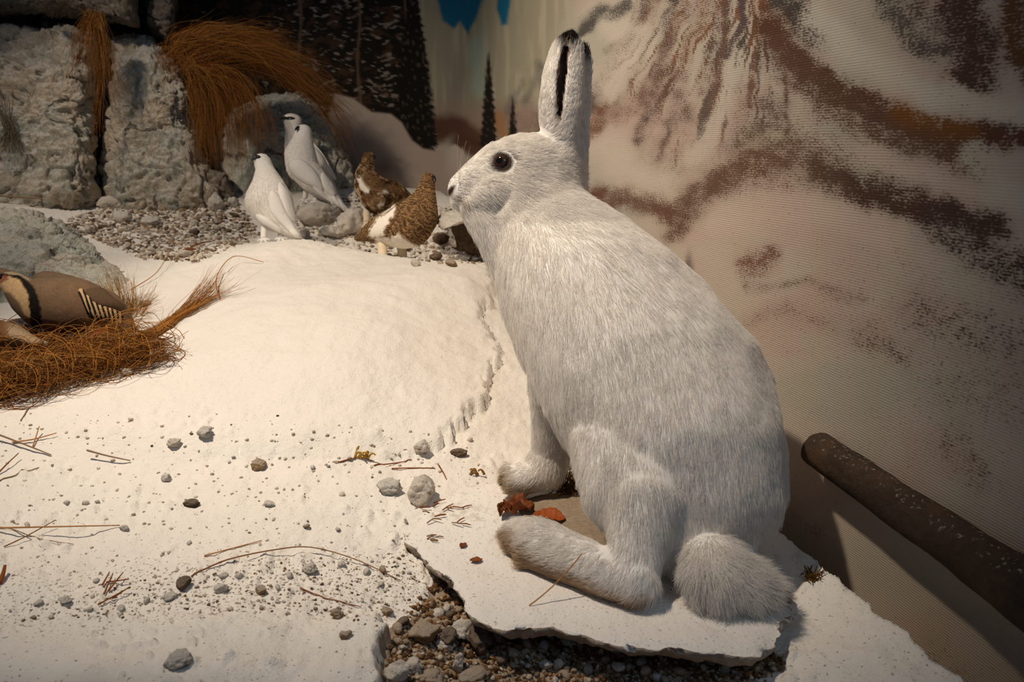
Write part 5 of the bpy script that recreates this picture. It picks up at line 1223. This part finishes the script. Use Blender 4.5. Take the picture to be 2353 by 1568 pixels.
# nest ---------------------------------------------------------
def nest():
    g = np.random.default_rng(9)
    poly = [(-60, 790), (60, 770), (200, 790), (300, 770), (366, 800), (360, 838), (290, 846), (200, 864), (100, 890), (0, 912), (-60, 920)]
    xs = []
    while len(xs) < 2100:
        x, y = g.uniform(-60, 380), g.uniform(765, 930)
        if in_poly(np.array(x), np.array(y), poly): xs.append((x, y))
    xs = np.array(xs); D = np.linspace(.95, 1.7, 150); hit = np.full(len(xs), 1.4)
    done = np.zeros(len(xs), bool)
    for d in D:
        pp = P(xs[:, 0], xs[:, 1], np.full(len(xs), d)); m = (pp[:, 2] < ground_z(pp[:, 0], pp[:, 1]) + .012) & ~done; hit[m] = d; done |= m
    c = P(xs[:, 0], xs[:, 1], hit)
    n = len(c); ang = np.where(g.random(n) < .6, g.normal(.25, .4, n), g.uniform(0, 6.28, n)); L = g.uniform(.035, .10, n)
    t_ = np.stack([np.cos(ang), np.sin(ang) * .8, g.normal(0, .16, n)], 1); nrm = np.stack([-np.sin(ang), np.cos(ang), g.uniform(0, 1.2, n)], 1)
    K = 9; s = np.linspace(-1, 1, K); cv = g.normal(0, .55, n)
    h = np.abs(g.normal(0, .010, n))
    q = c[:, None] + t_[:, None] * (L[:, None] * s[None])[..., None] * .5 + nrm[:, None] * ((1 - s ** 2)[None] * (cv * L * .5)[:, None])[..., None]
    q[..., 2] += h[:, None]; q[..., 2] = np.maximum(q[..., 2], ground_z(q[..., 0].ravel(), q[..., 1].ravel()).reshape(n, K) + .001)
    # loops of longer grass
    m = 120; i = g.integers(n, size=m); a2 = g.uniform(0, 6.28, m); R = g.uniform(.02, .05, m); th = np.linspace(0, 1, K)[None] * g.uniform(1.5, 3.4, (m, 1)) + a2[:, None]
    ax = np.stack([np.cos(a2), np.sin(a2) * .6, np.zeros(m)], 1)
    lo = c[i][:, None] + ax[:, None] * (np.cos(th) * R[:, None])[..., None] + np.array([0, .35, 1.0]) * (np.sin(th) * R[:, None] * .7)[..., None] + np.array([0, 0, .016])
    lo[..., 2] = np.maximum(lo[..., 2], ground_z(lo[..., 0].ravel(), lo[..., 1].ravel()).reshape(m, K) + .002)
    q = np.vstack([q, lo]); N = len(q)
    rr = .00055 * g.uniform(.7, 1.4, (N, 1)) * np.linspace(1, .6, K)[None]
    cc = GC[g.integers(len(GC), size=N)] * g.uniform(.7, 1.15, (N, 1)); cc[-m:] = GC[3] * g.uniform(.9, 1.2, (m, 1))
    b = on_ground(180, 830); root = thing('grass_nest', 'tangled bed of dry orange grass the partridges rest on', 'nest', b, 'dry grass')
    o = obj('blades', strand_mesh('blades', q, rr, M_GRASS, np.clip(cc, 0, 1)), root); o['kind'] = 'stuff'
    # dark matted base under the blades
    pol = np.array(poly, float); cen = pol.mean(0); cl = np.vstack([pol, pol[:1]]); Ls = np.concatenate([[0], np.cumsum(np.linalg.norm(np.diff(cl, axis=0), axis=1))]); ss = np.linspace(0, Ls[-1], 90, endpoint=False)
    ring = np.stack([np.interp(ss, Ls, cl[:, 0]), np.interp(ss, Ls, cl[:, 1])], 1); V = []
    for k in range(10):
        f = max(k / 9, .02)
        for a in cen + (ring - cen) * f * .98:
            p = on_ground(*a); p[2] += .008 * (1 - f ** 4) + .004 * float(perlin(p * 60)) - (.004 if k == 9 else 0); V.append(p)
    tb = NT('matted grass'); nn_ = tb.noise(tb.scale(tb.pos(), (1, 3, 3)), 120, 4, .65)
    obj('matted_base', mesh_from('matted_base', np.array(V), flip(grid_faces(90, 10, True)), tb.done(tb.mix(nn_, (.045, .022, .008), (.16, .082, .026)), .95, tb.bump(nn_, .8, .004), .03)), root)
nest()
tuft('grass_bunch', 'bunch of dry grass from the nest sweeping up across the white mound',
     [(95, (330, 815, 22, 10, -8), (390, 770, 12, 9, 14), (450, 700, 13, 8, 16), (505, 640, 16, 14, 12), (1.225, 1.42), .010), (42, (320, 820, 26, 12), (400, 770, 16, 10), (470, 690, 18, 12), (540, 620, 34, 24), (1.235, 1.44), .010), (110, (300, 825, 26, 12), (350, 795, 22, 10), (390, 765, 16, 10), (420, 725, 18, 14), (1.215, 1.32), .010)],
     GC[[0, 3, 3, 5, 1]] * 1.1, seed=11, rad=.00052, hug=True)
# ================================================================ BRANCH LEANING ON THE WALL
def wall_depth(px, py):
    D = np.linspace(.25, 3.0, 2000); q = P(np.full(2000, px), np.full(2000, py), D)
    return D[np.argmax(q[:, 0] > wall_x(q[:, 1]))]
def branch():
    path = [(1874, 1030, 42), (1930, 1068, 43), (2010, 1124, 47), (2100, 1186, 52), (2200, 1252, 58), (2300, 1322, 66), (2420, 1400, 84), (2600, 1510, 96)]
    pts = []; rad = []
    for x, y, r_ in path:
        d = wall_depth(min(x, 2500), y) - .030 - .0; pts.append(P(x, y, d)); rad.append(r_ * d / F)
    K = 150; A = 40; c = catmull(np.array(pts), K); R = np.interp(np.linspace(0, 1, K), np.linspace(0, 1, len(rad)), rad)
    tg = np.gradient(c, axis=0); tg /= np.linalg.norm(tg, axis=1)[:, None]; V = []
    th = np.linspace(0, 2 * math.pi, A, endpoint=False)
    for k in range(K):
        u = np.cross(tg[k], [0, 0, 1.0]); u /= np.linalg.norm(u); w = np.cross(u, tg[k])
        ring = np.cos(th)[:, None] * u + np.sin(th)[:, None] * w
        q = np.stack([np.cos(th) * 1.6, np.sin(th) * 1.6, np.full(A, k * .045)], 1)
        rr = R[k] * (1 + .05 * fbm(q, 4) + .03 * fbm(q * np.array([4, 4, .6]), 3))
        crk = np.abs(((th - 2.62 + .12 * math.sin(k * .06)) + math.pi) % (2 * math.pi) - math.pi); rr = rr - R[k] * .16 * np.exp(-(crk / .07) ** 2)
        under = np.exp(-(((th - 4.4) / .5) ** 2)); rr = rr + R[k] * .20 * under * max(0, float(perlin(np.array([[k * .11, 3.1, 0]]))[0])) * (.2 < k / K < .55)
        if k < 3: rr = rr * (.86, .95, .99)[k]
        V.append(c[k] + ring * rr[:, None])
    V = np.vstack(V); Fc = grid_faces(A, K, True).tolist(); n = len(V)
    e0 = c[0] - tg[0] * .002; V = np.vstack([V, e0, c[-1]]); Fc += [(n, (i + 1) % A, i) for i in range(A)] + [(n + 1, (K - 1) * A + i, (K - 1) * A + (i + 1) % A) for i in range(A)]
    t = NT('bark'); p = t.pos(); n1 = t.noise(t.scale(p, (1.0, 1.0, 1.0)), 60, 5, .65, .8); n2 = t.noise(p, 240, 4, .65); n3 = t.noise(p, 22, 3)
    cc = t.mix(n1, (.022, .015, .011), (.085, .055, .038)); cc = t.mix(t.step(n3, .5, .65, 0, .5), cc, (.10, .055, .028))
    sep = t.n('ShaderNodeSeparateXYZ'); t.l(t.n('ShaderNodeNewGeometry').outputs['Normal'], sep.inputs[0])
    cc = t.mix(t.math('MULTIPLY', t.step(n2, .58, .70), t.step(sep.outputs[2], .45, .95, 0, .8)), cc, (.42, .42, .38))
    M = t.done(cc, .85, t.bump(n2, .7, .0015, t.bump(n1, .8, .004)), .15)
    me = mesh_from('branch', V, [tuple(f) for f in Fc], M)
    return obj('branch', me, None, 'dark barked branch with a long crack, slanting before the painted wall', 'branch')
branch()
# ================================================================ TWIGS, STRAWS, NEEDLES
M_TWIG = plain('twig', srgb(134, 92, 58), .7, .1, .35, 200); M_STRAW = plain('straw', srgb(176, 126, 76), .7, .12, .3, 200); M_GTWIG = plain('grey twig', srgb(140, 116, 94), .8, .1, .3, 200); M_RUST = plain('rusty needle', srgb(136, 78, 40), .7, .1, .3, 200)
def twig(name, pts, r_, mat, label, lifts=None, cat='twig', group=None, K=14):
    p = []
    for k, q in enumerate(pts):
        g = on_ground(q[0], q[1] + (0 if lifts is None else 0)); p.append(g + np.array([0, 0, .0012 + (lifts[k] if lifts else 0)]))
    p = catmull(np.array(p), K); d = pix(p)[2].mean()
    g = ground_z(p[:, 0], p[:, 1]) + .0008; p[:, 2] = np.maximum(p[:, 2], g)
    me = tubes_mesh(name, [(p, np.linspace(1, .55, K) * r_ * d / F)], mat, 6); return obj(name, me, None, label, cat, group)
twig('twig', [(-20, 1018), (50, 1036), (118, 1050)], 2.6, M_GTWIG, 'straight grey twig at the left edge', (.012, .007, .001))
twig('twig', [(30, 1026), (80, 1018), (132, 1008)], 2.0, M_STRAW, 'short straw crossing above the straight grey twig', (.001, .003, .004))
twig('twig', [(76, 1032), (94, 1000)], 1.8, M_STRAW, 'tiny twig standing on the left straws', (.0, .01))
twig('twig', [(204, 1062), (250, 1066), (300, 1066)], 2.6, M_GTWIG, 'pale stick raised off the ground casting a long shadow', (.012, .008, .002))
twig('straw', [(-20, 1222), (70, 1238), (180, 1238), (276, 1214)], 2.4, M_STRAW, 'long bent straw coming in from the left edge', (.002, .01, .012, .001), 'straw')
twig('straw', [(-10, 1216), (30, 1222), (90, 1244), (170, 1256)], 1.5, M_GTWIG, 'thin grey straw beneath the long bent straw', None, 'straw')
twig('straw', [(10, 1262), (60, 1246), (128, 1216)], 1.8, M_TWIG, 'short brown straw crossing the long bent straw', (.0, .004, .008), 'straw')
twig('twig', [(-10, 1098), (20, 1080), (46, 1058)], 2.2, M_TWIG, 'thin twig pointing up at the left edge', (.0, .005, .008))
twig('twig', [(-10, 1112), (40, 1094), (90, 1078)], 2.0, M_GTWIG, 'low grey twig below the left edge twigs')
twig('straw', [(440, 1330), (520, 1298), (640, 1278), (720, 1276), (820, 1300), (920, 1340)], 2.0, M_TWIG, 'long arched straw lying across the pebble band', (.0, .002, .006, .006, .004, .0), 'straw', None, 30)
twig('straw', [(470, 1284), (540, 1262), (602, 1246)], 1.8, M_STRAW, 'straight straw above the long arched straw', None, 'straw')
twig('straw', [(690, 1356), (750, 1380), (830, 1400)], 1.8, M_RUST, 'rusty straw pointing at the gravel pit', None, 'straw')
for k, (a, b) in enumerate((((240, 1372), (262, 1334)), ((250, 1366), (286, 1334)), ((246, 1344), (298, 1346)), ((226, 1396), (280, 1376)), ((258, 1384), (300, 1364)), ((236, 1352), (254, 1330)))):
    twig('needle', [a, b], 2.2, M_RUST, 'rusty needle in the little crossed heap on the front ground', (.001, .005), 'needle', 'heap of rusty needles', 6)
twig('twig', [(0, 1345), (10, 1335), (16, 1322)], 6, M_RUST, 'curled red brown bit at the left edge', (.001, .004, .008), 'twig')
twig('twig', [(60, 908), (140, 900), (230, 872), (330, 852)], 3.2, M_GTWIG, 'thin grey branch along the rim of the grass nest', (.004, .004, .004, .004), 'twig', None, 24)
twig('twig', [(66, 940), (58, 956), (48, 972)], 1.8, M_GTWIG, 'short crooked twig below the nest rim', None)
twig('twig', [(420, 592), (450, 574), (488, 560)], 2.4, M_RUST, 'dark reddish twig in the shale', (.001, .012, .004))
twig('straw', [(320, 516), (380, 548), (450, 584)], 1.2, M_STRAW, 'pale straw lying across the shale', None, 'straw')
twig('straw', [(300, 672), (360, 640), (388, 606)], 1.2, M_STRAW, 'thin straw bending up left of the mound', (.002, .01, .02), 'straw')
twig('twig', [(-40, 472), (60, 478), (120, 482), (190, 486)], 2.4, M_GTWIG, 'thin dark rod along the foot of the left rock', (.03, .03, .03, .03))
twig('straw', [(505, 690), (500, 655), (540, 612), (606, 606)], 1.4, M_STRAW, 'single long straw curving over the mound top from the grass bunch', (.0, .015, .02, .002), 'straw', None, 24)
for k, (a, b, c) in enumerate((((780, 1066), (820, 1060), (860, 1064)), ((900, 1080), (950, 1078), (1000, 1082)), ((1008, 1072), (1018, 1088), (1026, 1104)), ((860, 1078), (910, 1068), (946, 1060)))):
    twig('twig', [a, b, c], 1.8, M_RUST, ('thin needle under the yellow lichen curl', 'long needle between the lichen curl and the forepaw', 'short dark twig pointing at the speckled stone', 'pale needle right of the lichen curl')[k], None)
# upright needle leaning beside the hind foot
q0 = P(1216, 1392, depth_at_z(1216, 1392, .0015)); q1 = P(1337, 1273, .668); s = np.linspace(0, 1, 10)[:, None]
obj('straw', tubes_mesh('straw', [(q0 + (q1 - q0) * s + np.array([0, 0, -.004]) * (s * (1 - s)) * 4, np.linspace(.0007, .0005, 10))], M_STRAW, 6), None, 'upright straw leaning against the hare\'s hind foot', 'straw')
# needles lying on the slab
r = random.Random(8)
for k in range(20):
    x, y = 1010 + r.uniform(-45, 60), 1195 + r.uniform(-40, 50); L = r.uniform(14, 34); a = r.uniform(-.7, .25)
    p0 = P(x, y, depth_at_z(x, y, .0022)); x1, y1 = x + L * math.cos(a), y + L * math.sin(a) * .8; p1 = P(x1, y1, depth_at_z(x1, y1, .0022 + r.uniform(0, .003)))
    obj('needle', tubes_mesh('needle', [(np.array([p0, (p0 + p1) / 2 + np.array([0, 0, .0008]), p1]), [.0007, .0008, .0005])], r.choice([M_TWIG, M_RUST, M_GTWIG]), 5), None, 'dry needle in the scatter on the left corner of the slab', 'needle', 'needles on the slab')
# ================================================================ LEAVES, LICHEN, MOSS
def leaf(px, py, a, b, z, rot, curl, col, label, seed, name='leaf', wr=.25):
    """curled leaf blade; a, b half length and half width in px"""
    d = depth_at_z(px, py, z); s = d / F; nu, nv = 22, 13; V = []
    for j in range(nv):
        for i in range(nu):
            u = i / (nu - 1) * 2 - 1; v = j / (nv - 1) * 2 - 1; w = (1 - abs(u) ** 2.2) ** .75
            x, y = u * a, v * b * w; zz = curl * (v * w) ** 2 * b + curl * .4 * u * u * b + wr * b * float(perlin(np.array([[u * 1.7 + seed, v * 1.5, seed]]))[0]) + .05 * b * math.cos(u * 18 + abs(v) * 3)
            V.append((x * s, y * s, zz * s))
    V = np.array(V); V[:, 2] -= V[:, 2].min()
    t = NT(name + ' ' + label[:12]); n = t.noise(t.objc(), 160, 3); M = t.done(t.mix(n, tuple(np.array(col) * .6), tuple(np.array(col) * 1.2)), .6, t.bump(n, .4, .001), .2)
    me = mesh_from(name, V, grid_faces(nu, nv), M); o = obj(name, me, None, label, 'leaf', 'dry leaves'); o.location = Vector(P(px, py, d)); o.rotation_euler = (0, 0, rot)
    m = o.modifiers.new('t', 'SOLIDIFY'); m.thickness = .0005; return o
leaf(1262, 1192, 38, 26, .006, -.35, .55, srgb(150, 74, 26), 'smooth curved orange brown leaf behind the hind foot', 2.2, wr=.15)
leaf(1192, 1180, 36, 22, .005, -.2, .5, srgb(120, 62, 28), 'crumpled brown leaf left of the smooth orange leaf', 5.1, wr=1.1)
leaf(1158, 1180, 22, 15, .004, 1.2, .6, srgb(108, 58, 28), 'torn leaf scrap sticking out of the crumpled leaf', 7.7, wr=1.2)
leaf(1094, 1288, 14, 9, .0018, .2, .3, srgb(140, 78, 40), 'tiny brown leaf scrap on the front of the slab', 3.3)
leaf(1064, 1254, 10, 7, .0018, .9, .4, srgb(120, 62, 34), 'tiny dark leaf scrap near the needles on the slab', 9.1)
leaf(436, 576, 14, 9, .16, .5, .6, srgb(110, 66, 40), 'small reddish leaf scrap standing in the shale', 1.7)
M_LICH = plain('yellow lichen', srgb(176, 136, 52), .8, .1, .3, 150); M_LICHB = plain('brown lichen', srgb(140, 100, 50), .8, .1, .3, 150)
def lichen(px, py, w, mat, label, seed):
    p = on_ground(px, py); s = pix(p)[2] / F; g = np.random.default_rng(seed); it = []
    for k in range(7):
        a = g.uniform(-.4, 3.5); L = w * g.uniform(.6, 1.2) * s; t_ = np.linspace(0, 1, 9)
        x0 = g.uniform(-.8, .8) * w * s; x = x0 + np.cos(a) * L * t_ * .8; z = .002 + np.abs(np.sin(t_ * 2.4)) * L * g.uniform(.2, .8); y = g.normal() * L * .4 * t_
        it.append((np.stack([p[0] + x, p[1] + y, p[2] + z], 1), np.linspace(.0016, .0009, 9)))
    return obj('lichen', tubes_mesh('lichen', it, mat, 6), None, label, 'lichen', 'scraps of lichen')
lichen(832, 1058, 30, M_LICH, 'curled yellow lichen scrap in the middle of the ground', 3)
lichen(1098, 1096, 24, M_LICHB, 'brown lichen curl left of the hare\'s forepaw', 5)
def moss(px, py, w, z, label, n, seed):
    g = np.random.default_rng(seed); d = depth_at_z(px, py, z); p = P(px, py, d); s = d / F
    root = p + np.stack([g.normal(size=n) * w * .4, g.normal(size=n) * w * .4, np.zeros(n)], 1) * s; dirv = np.stack([g.normal(size=n), g.normal(size=n), g.uniform(.3, 1.6, n)], 1); dirv /= np.linalg.norm(dirv, axis=1)[:, None]
    K = 5; t_ = np.linspace(0, 1, K); q = root[:, None] + dirv[:, None] * (t_ * w * .55 * s)[None, :, None] + g.normal(size=(n, 1, 3)) * .004 * (t_ ** 2)[None, :, None]
    cols = np.array([srgb(112, 88, 34), srgb(92, 76, 36), srgb(150, 112, 48), srgb(140, 84, 36)])
    o = obj('moss', strand_mesh('moss', q, np.full((n, K), .0008) * np.linspace(1.2, .6, K)[None], M_GRASS, cols[g.integers(4, size=n)]), None, label, 'moss')
    return o
moss(1308, 1122, 46, .006, 'clump of dry moss behind the hare\'s forepaw', 160, 2)
moss(1868, 1330, 22, -.008, 'tiny dark moss scrap on the ground right of the tail', 40, 4)
